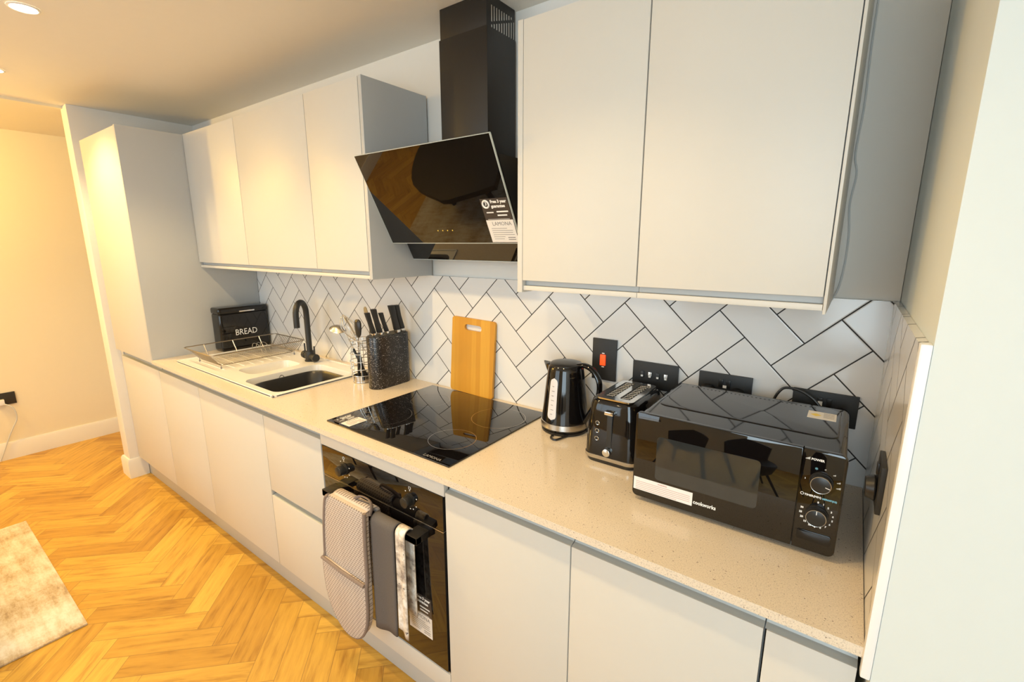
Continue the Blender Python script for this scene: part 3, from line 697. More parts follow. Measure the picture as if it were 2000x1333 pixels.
# ---------------------------------------------------------------- utensil holder and utensils
ux, uy = -0.612, -0.165
uh = thing('utensil_holder', 'round chrome wire utensil holder beside the knife block', 'utensil holder', (ux, uy, ZW))
bm = BM()
for z, r in ((0.903, 0.044), (0.935, 0.050), (0.965, 0.053), (1.000, 0.053), (1.035, 0.050), (1.068, 0.047), (1.098, 0.050)): tube(bm, circ((ux, uy, z), r, (0, 0, 1), 28), 0.0018, 6, True)
for k in range(6):
    t = k * PI / 3 + .3
    tube(bm, [(ux + r * math.cos(t), uy + r * math.sin(t), z) for z, r in ((0.903, 0.044), (0.935, 0.050), (1.0, 0.053), (1.068, 0.047), (1.098, 0.050))], 0.0018, 6)
part('wire_cage', bm, 'wire', uh)
bm = BM(); lathe(bm, [(0.040, 0.9008), (0.044, 0.9008), (0.044, 0.903), (0.040, 0.903)], ux, uy, 32, True, True); lathe(bm, [(0.0445, 0.904), (0.0445, 0.930), (0.0435, 0.930), (0.0435, 0.904)], ux, uy, 32, False, False)
part('base_tray', bm, 'steel', uh)
def utensil(name, label, p0, p1, head, hm, cat='utensil'):
    """black handle low in the cage (p0), steel neck to p1, head mesh"""
    p0 = Vector(p0); p1 = Vector(p1); t = thing(name, label, cat, p0, 'cooking utensils in the wire holder')
    pm = p0.lerp(p1, 0.62)
    part('handle', tube(BM(), [p0, p0.lerp(pm, .15), p0.lerp(pm, .6), pm], 0.0085, 10, sx=0.7), 'black', t)
    part('neck', tube(BM(), [pm, p1], 0.0028, 8), 'steel', t)
    part('head', head, hm, t); return t
# slotted spoon
bm = BM(); c0 = Vector((-0.755, -0.185, 1.135)); ax = Vector((-0.96, -0.05, 0.22)).normalized(); sd = Vector((0.03, 0.94, 0.3)).normalized(); up = ax.cross(sd)
if up.z < 0: up = -up
lp = []
for q, h_ in ((1.0, 0.004), (0.85, 0.001), (0.6, -0.006), (0.3, -0.011), (0.05, -0.013)): lp.append([c0 + ax * 0.048 * q * math.cos(2 * PI * k / 24) + sd * 0.032 * q * math.sin(2 * PI * k / 24) - up * h_ for k in range(24)])
rings(bm, lp, False, True)
utensil('serving_spoon', 'steel serving spoon, bowl leaning out to the left of the wire holder', (-0.600, -0.15, 0.915), (-0.708, -0.182, 1.125), bm, 'steel')
# whisk
bm = BM()
for k in range(5):
    t = k * PI / 5; off = Vector((math.cos(t), math.sin(t), 0)); pts = []
    for q in range(17):
        s = q / 16 * 2 - 1; w = 0.036 * math.copysign(math.cos(s * PI / 2) ** 0.5 if abs(s) < 1 else 0, 1)
        zz = 1 - abs(s); sgn = -1 if s < 0 else 1
        pts.append(Vector((-0.632, -0.175, 1.085)).lerp(Vector((-0.700, -0.190, 1.205)), zz ** 0.8) + off * sgn * 0.036 * math.sin(PI * (zz ** 0.8) * 0.98) * 1.0)
    tube(bm, pts, 0.0009, 5)
utensil('balloon_whisk', 'steel balloon whisk standing in the wire holder behind the spoon', (-0.585, -0.175, 0.915), (-0.632, -0.175, 1.085), bm, 'wire')
# turner
bm = BM(); F2 = frame((-0.604, -0.195, 1.120), Vector((0.75, -0.45, 0.5)), Vector((-0.60, -0.1, 0.86)))
for q in ((-0.016, -0.010), (-0.004, 0.002), (0.008, 0.014)): pbox(bm, F2, q[0], q[1], 0.012, 0.085, 0, 0.002)
pbox(bm, F2, -0.018, 0.018, 0.0, 0.014, 0, 0.002); pbox(bm, F2, -0.022, 0.020, 0.083, 0.095, 0, 0.002)
utensil('slotted_turner', 'slotted steel turner leaning left in the wire holder', (-0.575, -0.19, 0.915), (-0.604, -0.195, 1.120), bm, 'steel')
bm = BM(); c1 = Vector((-0.585, -0.195, 1.163)); rings(bm, [[c1 + Vector((0.021 * q * math.cos(2 * PI * k / 20) * 1.0, 0.010 * q * math.sin(2 * PI * k / 20), zz)) for k in range(20)] for zz, q in ((-0.05, 0.3), (-0.038, 0.75), (-0.01, 1.0), (0.015, 1.0), (0.026, 0.8), (0.031, 0.4))])
utensil('serving_spatula', 'black nylon spatula with rounded head beside the knife handles', (-0.618, -0.185, 0.915), (-0.588, -0.195, 1.115), bm, 'black')
bm = BM(); F2 = frame((-0.560, -0.150, 1.165), Vector((0.9, -0.3, 0.35)), Vector((-0.30, 0.0, 0.95)))
pbox(bm, F2, -0.008, 0.008, -0.01, 0.02, 0, 0.002)
prism_pts = rrect(-0.021, 0.021, 0.015, 0.085, 0.018, 5); t_ = BM(); rings(t_, [[F2 @ Vector((x, y, 0)) for x, y in prism_pts], [F2 @ Vector((x, y, 0.003)) for x, y in prism_pts]]); merge(bm, t_)
utensil('wooden_spatula', 'pale golden spatula, tallest one in the wire holder', (-0.600, -0.140, 0.915), (-0.560, -0.150, 1.165), bm, 'horn')

# ---------------------------------------------------------------- knife block
kb = thing('knife_block', 'black white-flecked knife block with rounded ends behind the hob corner', 'knife block', (-0.478, -0.12, ZW))
def stad(g=0.0):
    r = 0.041 - g; x = -0.478; y0, y1 = -0.226 + 0.041, -0.018 - 0.041; out = []
    for k in range(13): t = PI + PI * k / 12; out.append((x + r * math.cos(t), y0 + r * math.sin(t)))
    for k in range(13): t = PI * k / 12; out.append((x + r * math.cos(t), y1 + r * math.sin(t)))
    return out
bm = BM(); prism(bm, stad(), 'z', ZW + 0.0005, 1.130, 0.002); part('block_body', bm, 'speckle', kb)
bm = BM(); prism(bm, stad(0.006), 'z', 1.1302, 1.1325, 0); part('bristle_insert', bm, 'matblack', kb)
for (x, y, w, h, nm) in ((-0.468, -0.200, 0.020, 0.105, 'knife with black handle, first at the front end of the speckled block'), (-0.462, -0.172, 0.022, 0.118, 'knife with black handle, second from the front of the speckled block'), (-0.462, -0.135, 0.018, 0.098, 'knife with shorter black handle in the middle of the speckled block'), (-0.456, -0.082, 0.026, 0.125, 'knife with thick black handle, second from the wall in the speckled block'), (-0.466, -0.048, 0.026, 0.122, 'knife with thick black handle nearest the wall in the speckled block')):
    kf = thing('kitchen_knife', nm, 'knife', (x, y, 1.1325), 'kitchen knives in the speckled block')
    ly = -0.030
    def sec(z, wx, wy, dy): return [Vector((x + p[0] * wx, y + dy + p[1] * wy, z)) for p in rrect(-1, 1, -1, 1, 0.6, 3)]
    part('bolster', rings_bm := (lambda b_: (rings(b_, [sec(1.1326, w * .32, w * .5, 0), sec(1.140, w * .36, w * .55, ly * .06), sec(1.146, w * .36, w * .55, ly * .1)]), b_)[1])(BM()), 'chrome', kf, 'shiny steel bolster')
    part('handle', (lambda b_: (rings(b_, [sec(1.146, w * .34, w * .50, ly * .1), sec(1.15, w * .40, w * .58, ly * .13), sec(1.1325 + h * .6, w * .36, w * .5, ly * .6), sec(1.1325 + h, w * .40, w * .60, ly)]), b_)[1])(BM()), 'matblack', kf)

# ---------------------------------------------------------------- cutting board leaning on the tiles
bd = thing('cutting_board', 'bamboo cutting board with handle slot leaning against the tiles behind the hob', 'cutting board', (-0.078, -0.020, ZW))
bw, bh = 0.229, 0.318
t = BM(); plate(t, rrect(-bw / 2, bw / 2, 0, bh, 0.012, 5), [list(reversed(rrect(-0.045, 0.045, bh - 0.050, bh - 0.026, 0.0118, 6)))], 0, 0.011)
bmesh.ops.remove_doubles(t, verts=t.verts, dist=1e-6)
lean = math.asin(0.016 / bh); Mb = Matrix.Translation((-0.080, -0.0185, ZW + 0.001)) @ Matrix.Rotation(R(1.6), 4, 'Y') @ Matrix.Rotation(R(90) - lean, 4, 'X')
for v in t.verts: v.co = Mb @ Vector((v.co.x, v.co.y, v.co.z))
zmin = min(v.co.z for v in t.verts); ymax = max(v.co.y for v in t.verts)
for v in t.verts: v.co += Vector((0, -0.0006 - ymax, ZW + 0.0003 - zmin))
part('board', t, 'bamboo', bd)

# ---------------------------------------------------------------- wall sockets and switches
def face(name, label, cat, x0, x1, z0, z1, group=None):
    t = thing(name, label, cat, ((x0 + x1) / 2, 0, z0), group)
    part('face_plate', B(x0, x1, -0.008, -0.0003, z0, z1, 0.0015), 'matblack', t); return t
c = face('cooker_switch', 'tall black cooker switch plate with red rocker above the kettle', 'switch', 0.4640, 0.5515, 1.064, 1.207)
part('switch_rocker', B(0.495, 0.514, -0.013, -0.0075, 1.116, 1.153, 0.0012), 'neon', c, 'glowing red rocker switch')
for z in (1.156, 1.109): part('rocker_mark', B(0.500, 0.509, -0.0088, -0.0078, z, z + 0.003, 0), 'white', c)
c = face('appliance_switch', 'black plate with four small switches behind the toaster', 'switch', 0.611, 0.757, 1.064, 1.150)
for k in range(4):
    x = 0.6385 + k * 0.0253; s = part('rocker', B(x, x + 0.011, -0.0115, -0.0075, 1.099, 1.119, 0.0012), 'black' if k % 2 == 0 else 'steel', c)
    part('rocker_label', B(x + 0.002, x + 0.009, -0.0125, -0.0112, 1.101, 1.107, 0.0003), 'white', s)
def double_socket(x0, z0, label, O=None):
    c = face('double_socket', label, 'socket', x0, x0 + 0.1455, z0, z0 + 0.086, 'black double sockets on the splashback')
    xm = x0 + 0.0728
    for s in (-1, 1):
        part('socket_switch', B(xm + s * 0.010 - 0.006, xm + s * 0.010 + 0.006, -0.0115, -0.0075, z0 + 0.046, z0 + 0.070, 0.001), 'black', c)
    return c
c = double_socket(0.8185, 1.0625, 'black double socket with two plugs behind the left half of the microwave')
bm = BM(); box(bm, 0.888, 0.898, -0.0128, -0.0112, 1.108, 1.116); part('rocker_label', bm, 'white', c)
for px in (0.848, 0.928):
    p = single('mains_plug', cyl(cyl(BM(), (px, -0.0085, 1.092), (px, -0.030, 1.090), 0.023, 0.019, bev=0.003), (px, -0.018, 1.078), (px, -0.018, 1.060), 0.006, seg=10), 'black', (px, -0.0085, 1.09))
    tag(p, 'black mains plug in the %s half of the socket behind the microwave' % ('left' if px < 0.9 else 'right'), 'plug', 'plugs behind the microwave')
c = double_socket(1.0640, 1.055, 'black double socket behind the right half of the microwave')
bm = BM(); box(bm, 1.1225, 1.1325, -0.0128, -0.0112, 1.104, 1.116); part('rocker_label', bm, 'white', c)
p = tag(single('mains_plug', cyl(BM(), (1.172, -0.0085, 1.083), (1.172, -0.034, 1.082), 0.024, 0.020, bev=0.003), 'black', (1.172, -0.0085, 1.083)), 'black mains plug at the right end of the socket by the right wall', 'plug', 'plugs behind the microwave')
bm = BM(); tube(bm, smooth_pts([(1.012, -0.035, 1.03), (1.022, -0.03, 1.10), (1.038, -0.03, 1.136), (1.057, -0.03, 1.144), (1.085, -0.032, 1.140), (1.112, -0.036, 1.126), (1.135, -0.04, 1.104), (1.165, -0.040, 1.082), (1.172, -0.038, 1.075)], 6), 0.0036, 8)
tag(single('appliance_cable', bm, 'black', (1.08, -0.03, 1.1)), 'black appliance cable looping over the socket behind the microwave', 'cable')
# socket on the right return
c = thing('wall_socket', 'black socket plate on the tiled right wall beside the microwave', 'socket', (XR, -0.446, 1.07))
part('face_plate', B(XR - 0.008, XR - 0.0003, -0.489, -0.403, 1.070, 1.156, 0.0015), 'matblack', c)
part('socket_switch', B(XR - 0.012, XR - 0.0075, -0.452, -0.440, 1.128, 1.148, 0.001), 'black', c)
tag(single('mains_plug', cyl(BM(), (XR - 0.0085, -0.446, 1.100), (XR - 0.024, -0.446, 1.099), 0.023, 0.019, bev=0.003), 'black', (XR - 0.0085, -0.446, 1.10)), 'black mains plug in the socket on the right wall', 'plug')
bm = BM(); box(bm, XF + 0.0003, XF + 0.010, -1.10, -0.955, 0.40, 0.486, 0.0015)
c = thing('double_socket', 'black double socket low on the hall wall at the left edge', 'socket', (XF, -1.02, 0.40)); part('face_plate', bm, 'matblack', c)
bm = BM(); tube(bm, smooth_pts([(XF + 0.03, -1.03, 0.42), (XF + 0.045, -0.985, 0.38), (XF + 0.04, -0.975, 0.30), (XF + 0.035, -1.01, 0.22), (XF + 0.03, -1.04, 0.15), (XF + 0.04, -1.10, 0.01)], 6), 0.004, 8)
tag(single('charger_cable', bm, 'cable_white', (XF + 0.03, -1.02, 0.2)), 'white cable hanging from the hall wall socket', 'cable')
tag(single('plug_adapter', B(XF + 0.0105, XF + 0.035, -1.055, -1.015, 0.405, 0.445, 0.004), 'trim', (XF + 0.01, -1.035, 0.405)), 'white plug in the hall wall socket at the left edge', 'plug')
# thin white cable beside the right wall cabinets
pts = [(1.131, -0.006, 2.285), (1.129, -0.005, 2.06), (1.1285, -0.005, 1.96), (1.131, -0.005, 1.84), (1.127, -0.005, 1.733), (1.135, -0.005, 1.686), (1.130, -0.005, 1.615), (1.137, -0.005, 1.542), (1.137, -0.006, 1.468), (1.131, -0.012, 1.41), (1.118, -0.02, 1.377)]
pts = [(x, y + 0.0145 if z > 1.39 else y, z) for x, y, z in pts]
tag(single('thin_cable', tube(BM(), smooth_pts(pts, 6), 0.0022, 6), 'cable_white', (1.13, 0.0, 1.38)), 'thin pale cable running down the wall beside the right wall cabinets', 'cable')

# ---------------------------------------------------------------- kettle
kx, ky = 0.418, -0.108
kt = thing('electric_kettle', 'glossy black electric kettle with steel band between hob and toaster', 'kettle', (kx, ky, ZW))
part('power_base', lathe(BM(), [(0.072, 0.9005), (0.078, 0.902), (0.079, 0.909), (0.074, 0.911)], kx, ky), 'black', kt)
part('kettle_body', lathe(BM(), [(0.072, 0.911), (0.0785, 0.913), (0.080, 0.918), (0.0795, 0.930), (0.0775, 0.945), (0.074, 0.985), (0.069, 1.035), (0.0635, 1.085), (0.060, 1.112), (0.058, 1.122), (0.054, 1.127)], kx, ky), 'gloss', kt)
part('steel_band', lathe(BM(), [(0.0795, 0.918), (0.0812, 0.919), (0.0804, 0.937), (0.0785, 0.938)], kx, ky), 'steel', kt, 'brushed steel band')
part('lid', lathe(BM(), [(0.054, 1.1265), (0.054, 1.131), (0.050, 1.134), (0.030, 1.138), (0.001, 1.1395)], kx, ky), 'black', kt)
bm = BM(); sl = []
for q, hw, zt_, zb_ in ((0.050, 0.026, 1.121, 1.075), (0.064, 0.018, 1.122, 1.09), (0.078, 0.009, 1.126, 1.112), (0.085, 0.003, 1.128, 1.122)):
    sl.append([Vector((kx - q, ky - hw, zt_)), Vector((kx - q, ky + hw, zt_)), Vector((kx - q, ky + hw * .5, zb_)), Vector((kx - q, ky - hw * .5, zb_))])
rings(bm, sl); part('spout', bm, 'gloss', kt)
hp = smooth_pts([(kx + 0.040, ky, 1.128), (kx + 0.072, ky, 1.133), (kx + 0.103, ky, 1.118), (kx + 0.122, ky, 1.088), (kx + 0.124, ky, 1.050), (kx + 0.112, ky, 1.010), (kx + 0.092, ky, 0.972), (kx + 0.076, ky, 0.945), (kx + 0.070, ky, 0.925)], 5)
bm = BM(); lps = []
for i, p in enumerate(hp):
    t_ = (hp[min(i + 1, len(hp) - 1)] - hp[max(i - 1, 0)]).normalized(); w = Vector((0, 1, 0)); u_ = t_.cross(w)
    lps.append([p + w * 0.0125 * math.cos(2 * PI * k / 14) + u_ * 0.0085 * math.sin(2 * PI * k / 14) for k in range(14)])
rings(bm, lps); part('handle', bm, 'gloss', kt)
def on_body(ang, z, off=0.0):
    pr = [(0.080, 0.918), (0.0775, 0.945), (0.074, 0.985), (0.069, 1.035), (0.0635, 1.085), (0.060, 1.112)]
    for (r0, z0), (r1, z1) in zip(pr, pr[1:]):
        if z <= z1: break
    r = r0 + (r1 - r0) * (z - z0) / (z1 - z0) + off
    return Vector((kx + r * math.cos(ang), ky + r * math.sin(ang), z))
bm = BM(); ga_ = R(-96)
prof = rrect(-0.0125, 0.0125, 0.952, 1.092, 0.0124, 8); cen = on_body(ga_, 1.02, 0.0015)
rows_ = 24; lps = []
for k in range(rows_ + 1):
    z = 0.952 + 0.14 * k / rows_; dz_ = max(0, 0.968 - z, z - 1.076); hw = 1.0 * math.sqrt(max(0.016 ** 2 - dz_ ** 2, 1e-7))
    lps.append([on_body(ga_ + s * hw / 0.072, z, 0.0016 if abs(s) < 1 else 0.0004) for s in (-1, -.96, -.5, 0, .5, .96, 1)])
rings(bm, lps, False, False, closed=False); gg = part('water_gauge', bm, 'gauge', kt, 'frosted vertical water gauge')
bm = BM()
for k in range(7):
    z = 0.972 + k * 0.0155; p0 = on_body(ga_ - 0.06, z, 0.0022); p1 = on_body(ga_ + 0.04 + 0.04 * (k % 2), z, 0.0022); tube(bm, [p0, p1], 0.0009, 5)
part('gauge_marks', bm, 'grey_print', gg)
bm = BM(); tube(bm, smooth_pts([(0.424, -0.192, 0.9045), (0.422, -0.200, 0.9045), (0.430, -0.216, 0.9045), (0.450, -0.216, 0.9045), (0.466, -0.165, 0.905), (0.485, -0.12, 0.905), (0.515, -0.06, 0.9045), (0.55, -0.03, 0.9045)], 6), 0.0032, 8)
tag(single('kettle_cord', bm, 'black', (0.45, -0.15, 0.9045)), 'short black cord curling on the worktop in front of the kettle', 'cable')

# ---------------------------------------------------------------- toaster
to = thing('toaster', 'glossy black two-slice toaster with chrome top next to the microwave', 'toaster', (0.656, -0.155, ZW))
TQ = (0.574, 0.738, -0.279, -0.038)
def tr(g, z, r=0.030): return [Vector((x, y, z)) for x, y in rrect(TQ[0] + g, TQ[1] - g, TQ[2] + g, TQ[3] - g, r, 6)]
part('toaster_base', (lambda b_: (rings(b_, [tr(0.006, 0.9005), tr(0.003, 0.913)]), b_)[1])(BM()), 'black', to)
part('chrome_band', (lambda b_: (rings(b_, [tr(0.0005, 0.913), tr(0.0, 0.914), tr(0.0, 0.9235), tr(0.0015, 0.9245)]), b_)[1])(BM()), 'steel', to, 'steel band around the foot')
part('toaster_shell', (lambda b_: (rings(b_, [tr(0.0015, 0.9246), tr(0.002, 0.95), tr(0.006, 1.03), tr(0.010, 1.070), tr(0.013, 1.083), tr(0.019, 1.0885), tr(0.024, 1.089)]), b_)[1])(BM()), 'gloss', to)
bm = BM(); S1 = (0.6175, 0.6485); S2 = (0.6655, 0.6965); sy0, sy1 = -0.238, -0.078
plate(bm, rrect(0.602, 0.712, -0.262, -0.058, 0.016, 5), [list(reversed(rrect(s[0], s[1], sy0, sy1, 0.004, 3))) for s in (S1, S2)], 1.0895, 1.0935)
bmesh.ops.remove_doubles(bm, verts=bm.verts, dist=1e-6); part('top_plate', bm, 'chrome', to, 'polished chrome top plate')
for s in (S1, S2):
    bm = BM(); box(bm, s[0], s[1], sy0, sy1, 1.0893, 1.0902); sl_ = part('bread_slot', bm, 'matblack', to)
    bm = BM()
    for k in range(9): y = sy0 + 0.012 + k * 0.0170; tube(bm, [(s[0] + 0.004, y, 1.0915), (s[1] - 0.004, y + 0.006, 1.0915)], 0.0009, 5)
    tube(bm, [(s[0] + 0.008, sy0 + 0.004, 1.0922), (s[0] + 0.008, sy1 - 0.004, 1.0922)], 0.0009, 5); tube(bm, [(s[1] - 0.008, sy0 + 0.004, 1.0922), (s[1] - 0.008, sy1 - 0.004, 1.0922)], 0.0009, 5)
    part('bread_guard', bm, 'wire', sl_)
def fy(z): return TQ[2] + 0.002 + (z - 0.95) * 0.05
part('lever_track', B(0.648, 0.664, fy(0.96) - 0.0012, fy(0.96) + 0.006, 0.955, 1.052, 0.002), 'matblack', to)
part('lever', B(0.643, 0.669, fy(1.06) - 0.016, fy(1.06) + 0.004, 1.054, 1.064, 0.002), 'chrome', to, 'chrome lever')
for z in (1.021, 0.998, 0.975):
    b_ = part('function_button', cyl(BM(), (0.6185, fy(z) + 0.002, z), (0.6185, fy(z) - 0.002, z), 0.0045, seg=20, bev=0.0006), 'black', to)
    bm = BM(); tube(bm, circ((0.6185, fy(z) - 0.0016, z), 0.0056, (0, 1, 0), 22), 0.0010, 6, True); part('button_ring', bm, 'chrome', b_)
part('browning_dial', cyl(BM(), (0.6535, fy(.942) + 0.003, 0.942), (0.6535, fy(.942) - 0.012, 0.942), 0.0125, 0.0115, bev=0.0015), 'chrome', to, 'chrome dial')

# ---------------------------------------------------------------- microwave
mw = thing('microwave_oven', 'black microwave oven with two dials on the worktop by the right wall', 'microwave', (0.985, -0.24, ZW))
my = -0.402; mz0, mz1 = 0.9125, 1.128
bm = BM(); prism(bm, rrect(0.783, 1.192, 0.9145, 1.127, 0.014, 5), 'y', -0.388, -0.096, 0.0); part('casing', bm, 'gloss', mw)
t_ = rrect(0.800, 1.176, -0.318, -0.106, 0.020, 6)
bm = BM(); rings(bm, [[Vector((x, y, z)) for x, y in rrect(0.800 + g, 1.176 - g, -0.318 + g, -0.106 - g, 0.020, 6)] for g, z in ((0, 1.1268), (0.002, 1.1284), (0.004, 1.1286))], True, True); part('top_panel', bm, 'gloss', mw)
bm = BM()
for k in range(30): box(bm, 0.83 + k * 0.010, 0.834 + k * 0.010, -0.122, -0.119, 1.1286, 1.1289)
part('vent_perforations', bm, 'matblack', mw)
def fplate(x0, x1, z0, z1, r0, r1, ya, yb, corner):
    """front plate with rounded corners on one side only"""
    pts = []
    for cx, cz, a0, r in ((x1, z1, 0, corner[0]), (x0, z1, 90, corner[1]), (x0, z0, 180, corner[2]), (x1, z0, 270, corner[3])):
        n_ = 5 if r > 0.002 else 0
        ox = -r if a0 in (0, 270) else r; oz = -r if a0 in (0, 90) else r
        for k in range(n_ + 1): t = R(a0 + (90 * k / n_ if n_ else 45)); pts.append((cx + ox + r * math.cos(t), cz + oz + r * math.sin(t)))
    bm = BM(); prism(bm, pts, 'y', ya, yb, 0.0012); return bm
part('door', fplate(0.7785, 1.1205, mz0, mz1, 0, 0, my, -0.3885, (0.0015, 0.008, 0.012, 0.0015)), 'glass', mw)
part('control_panel', fplate(1.1215, 1.1945, mz0, mz1, 0, 0, my, -0.3885, (0.013, 0.0015, 0.0015, 0.013)), 'glass', mw)
bm = BM(); prism(bm, rrect(0.832, 1.051, 0.9685, 1.0785, 0.009, 5), 'y', my - 0.0004, my + 0.0008); part('door_window', bm, 'winmesh', mw, 'grey mesh window')
for kz in (1.066, 0.995):
    kn = part('dial', cyl(cyl(BM(), (1.157, my, kz), (1.157, my - 0.004, kz), 0.0205, 0.0195), (1.157, my - 0.003, kz), (1.157, my - 0.017, kz), 0.0185, 0.0172, bev=0.0012, seg=36), 'black', mw)
    bm = BM(); tube(bm, circ((1.157, my - 0.0170, kz), 0.0168, (0, 1, 0), 36), 0.0006, 5, True); part('dial_rim', bm, 'steel', kn)
    F3 = frame((1.157, my - 0.0171, kz), (1, 0, 0), (0, 0, 1)) @ Matrix.Rotation(R(-15 if kz > 1.03 else 90), 4, 'Z'); bm = BM(); pbox(bm, F3, 0.008, 0.016, -0.0006, 0.0006, 0, 0.0004); part('pointer', bm, 'white', kn)
part('door_button', fplate(1.128, 1.186, 0.934, 0.956, 0, 0, my - 0.0015, my + 0.001, (0.004,) * 4), 'gloss', mw)
for x in (0.81, 1.165):
    for y in (-0.37, -0.12): part('foot', cyl(BM(), (x, y, 0.9005), (x, y, 0.916), 0.011, seg=16, bev=0.001), 'black', mw)
FM = lambda x, z, y=my - 0.0001: frame((x, y, z), (1, 0, 0), (0, 0, 1))
def ex(bm):
    for k in range(5): pbox(bm, FM(1.1265 + k * 0.0016, 1.1075), 0, 0.0009, 0, 0.0015 + k * 0.0009, 0, 0.0003)
text_part('power_lettering', [('POWER', 0.0062, FM(1.136, 1.1075), dict(bold=0.0002))], 'white', mw, ex)
def ex(bm): tube(bm, [FM(1.1285, 1.0335) @ Vector((0.0027 * math.cos(k * PI / 8), 0.0027 * math.sin(k * PI / 8), 0.0003)) for k in range(16)], 0.0005, 5, True)
text_part('timer_lettering', [('TIMER(MIN)', 0.0055, FM(1.1325, 1.031), dict(bold=0.0002))], 'white', mw, ex)
items = []
for k, s in enumerate(('0', '1', '2', '3', '4', '5', '6', '7', '8', '9', '10', '15', '20', '25', '30')):
    an = R(90 - k * 20 if k < 11 else 90 - 200 - (k - 10) * 22); rr = 0.0268
    items.append((s, 0.0052, FM(1.157 + rr * math.cos(an), 0.9935 + rr * math.sin(an)), dict(align='CENTER', bold=0.00025)))
text_part('timer_scale', items, 'white', mw)
for j, an in enumerate((80, 45, 12, -12)):
    bm = BM()
    for k in range(2 + j): pbox(bm, FM(1.157 + 0.0275 * math.cos(R(an)) + k * 0.0015 - 0.002, 1.066 + 0.0275 * math.sin(R(an)) - 0.001), 0, 0.0008, 0, 0.0014 + k * 0.0007, 0, 0.0003)
    part('power_level_mark', bm, 'white', mw)
part('power_level_mark', pbox(BM(), FM(1.157 - 0.0275, 1.066), 0, 0.0012, -0.001, 0.002, 0, 0.0003), 'white', mw)
text_part('defrost_lettering', [('DEFROST(KG)', 0.0045, FM(1.1625, 1.0305), dict(bold=0.0002, sx=0.85)), ('*', 0.012, FM(1.144, 1.0855), dict())], 'blueprint', mw)
text_part('brand_lettering', [('cookworks', 0.0128, FM(0.9235, 0.9375), dict(bold=0.0003, sx=0.85))], 'white', mw)
wl_ = part('warning_label', (lambda b_: pbox(b_, FM(0, 0), 0.7815, 0.9215, 0.9300, 0.9625, 0, 0.0004))(BM()), 'label', mw, 'white warning label with small pink text')
def ex(bm):
    for k in range(5): pbox(bm, FM(0, 0, my - 0.0004), 0.787, 0.916 - (0.03 if k == 4 else 0), 0.9515 - k * 0.0046, 0.9525 - k * 0.0046, 0, 0.0003)
text_part('warning_text', [('WARNING', 0.0045, FM(0.8515, 0.9562, my - 0.0004), dict(align='CENTER', bold=0.0001))], 'redprint', wl_, ex)
cl = part('caution_label', B(1.111, 1.167, -0.2035, -0.150, 1.1286, 1.1292, 0), 'label', mw, 'white label with a yellow warning sign')
bm = BM(); rings(bm, [[Vector((1.127 + 0.011 * math.cos(t), -0.177 + 0.011 * math.sin(t), z)) for t in (0, PI / 2, PI, 3 * PI / 2)] for z in (1.1292, 1.1295)]); part('warning_sign', bm, 'yellow', cl)
bm = BM()
for k in range(6): box(bm, 1.142, 1.163, -0.158 - k * 0.0065, -0.1565 - k * 0.0065, 1.1292, 1.1294)
part('caution_text', bm, 'grey_print', cl)

# ---------------------------------------------------------------- rug
rg = single('area_rug', box(BM(), -2.405, -1.190, -2.85, -1.142, 0.0005, 0.009, 0.003), 'rug', (-1.8, -2.0, 0))
tag(rg, 'cream and brown distressed-pattern rug lying on the herringbone floor', 'rug')

# ---------------------------------------------------------------- downlights
DLN = ['', '', 'recessed ceiling downlight in front of the hob', 'recessed ceiling downlight in front of the microwave', 'recessed ceiling downlight behind the camera, middle of the back row', 'recessed ceiling downlight above the dining chairs', 'recessed ceiling downlight above the rug']
for k, (x, y) in enumerate(DOWNLIGHTS):
    lb = 'round lit recessed downlight in the ceiling, at the top left of the photo' if k == 1 else ('recessed ceiling downlight just beyond the left edge of the photo' if k == 0 else DLN[k])
    t = thing('ceiling_downlight', lb, 'downlight', (x, y, ZC), 'recessed ceiling downlights')
    part('bezel', lathe(BM(), [(0.042, ZC - 0.0005), (0.042, ZC - 0.003), (0.036, ZC - 0.005), (0.033, ZC - 0.003), (0.033, ZC - 0.0005)], x, y, 40, False, False), 'trim', t)
    part('lens', lathe(BM(), [(0.033, ZC - 0.0006), (0.033, ZC - 0.0025), (0.001, ZC - 0.0028)], x, y, 40, True, True), 'lampglow', t)

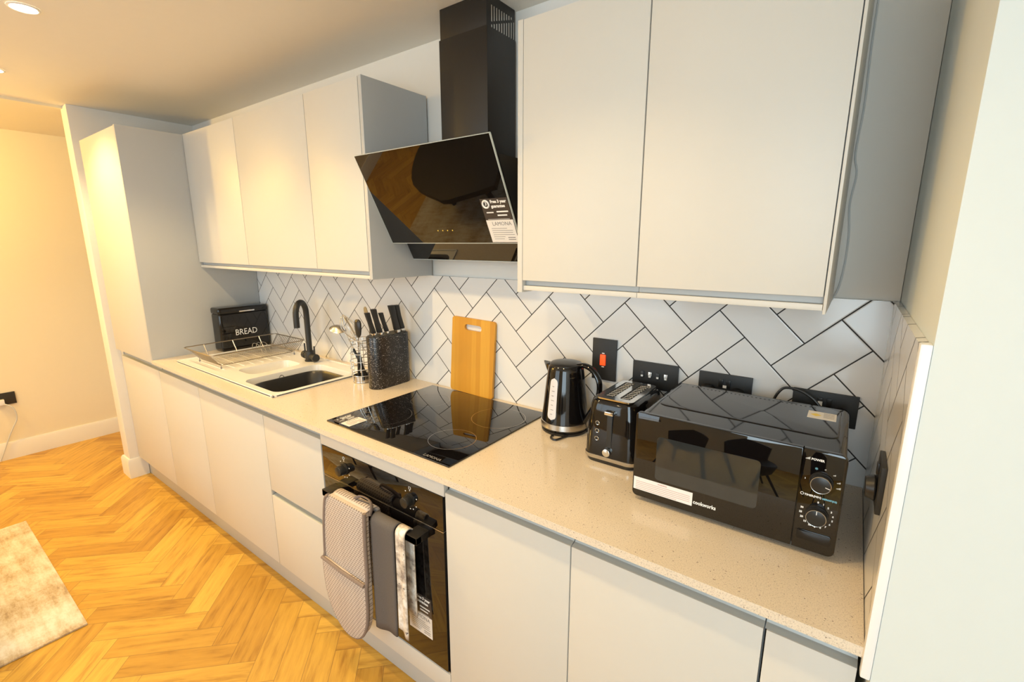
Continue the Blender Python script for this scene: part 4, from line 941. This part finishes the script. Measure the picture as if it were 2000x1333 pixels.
# ---------------------------------------------------------------- dining chairs behind the camera (mirrored in the microwave door)
def chair(x, y, rz, label):
    t = thing('dining_chair', label, 'chair', (x, y, 0), 'black moulded dining chairs')
    Mz = Matrix.Translation((x, y, 0)) @ Matrix.Rotation(rz, 4, 'Z')
    def tr_(bm):
        for v in bm.verts: v.co = Mz @ v.co
        return bm
    bm = BM(); lp = []
    for q, z in ((0.12, 0.24), (0.55, 0.26), (0.85, 0.33), (1.0, 0.455), (0.97, 0.470), (0.85, 0.452), (0.1, 0.445)): lp.append([Vector((0.235 * q * math.cos(2 * PI * k / 28), 0.225 * q * math.sin(2 * PI * k / 28), z)) for k in range(28)])
    rings(bm, lp); part('seat', tr_(bm), 'chairfab', t)
    bm = BM(); lp = []
    for k in range(9):
        an = R(-62 + 124 * k / 8); c_, s_ = math.sin(an), math.cos(an)
        h_ = 0.80 - 0.10 * abs(k - 4) / 4
        lp.append([Vector((0.225 * c_, 0.215 * s_, 0.45)), Vector((0.25 * c_, 0.25 * s_, h_)), Vector((0.235 * c_, 0.235 * s_, h_)), Vector((0.21 * c_, 0.20 * s_, 0.45))])
    rings(bm, lp); part('backrest', tr_(bm), 'chairfab', t)
    for sx in (-1, 1):
        for sy in (-1, 1): part('leg', tr_(tube(BM(), [(sx * 0.12, sy * 0.12, 0.34), (sx * 0.215, sy * 0.215, 0.0)], 0.014, 10, r1=0.010)), 'chairfab', t)
    return t
chair(0.44, -2.30, R(190), 'black moulded dining chair, left one mirrored in the microwave door')
chair(1.06, -2.34, R(165), 'black moulded dining chair, right one mirrored in the microwave door')

# low black table on the rug, out of frame, mirrored in the hood glass
lt = thing('coffee_table', 'low black table standing on the rug, mirrored in the hood glass', 'table', (-1.6, -1.9, 0.009))
bm = BM(); prism(bm, [(v.x, v.y) for v in smooth_pts([(-1.50, -1.40, 0), (-1.12, -1.50, 0), (-1.10, -1.58, 0), (-1.22, -2.30, 0), (-1.32, -2.38, 0), (-2.08, -2.38, 0), (-2.18, -2.28, 0), (-2.20, -1.95, 0), (-2.02, -1.60, 0), (-1.58, -1.40, 0)], 4)], 'z', 0.40, 0.45, 0.004)
part('tabletop', bm, 'matblack', lt)
for x, y in ((-1.30, -1.60), (-1.36, -2.22), (-2.02, -2.22), (-1.95, -1.75)): part('leg', cyl(BM(), (x, y, 0.0095), (x, y, 0.401), 0.02, 0.026, seg=16), 'matblack', lt)
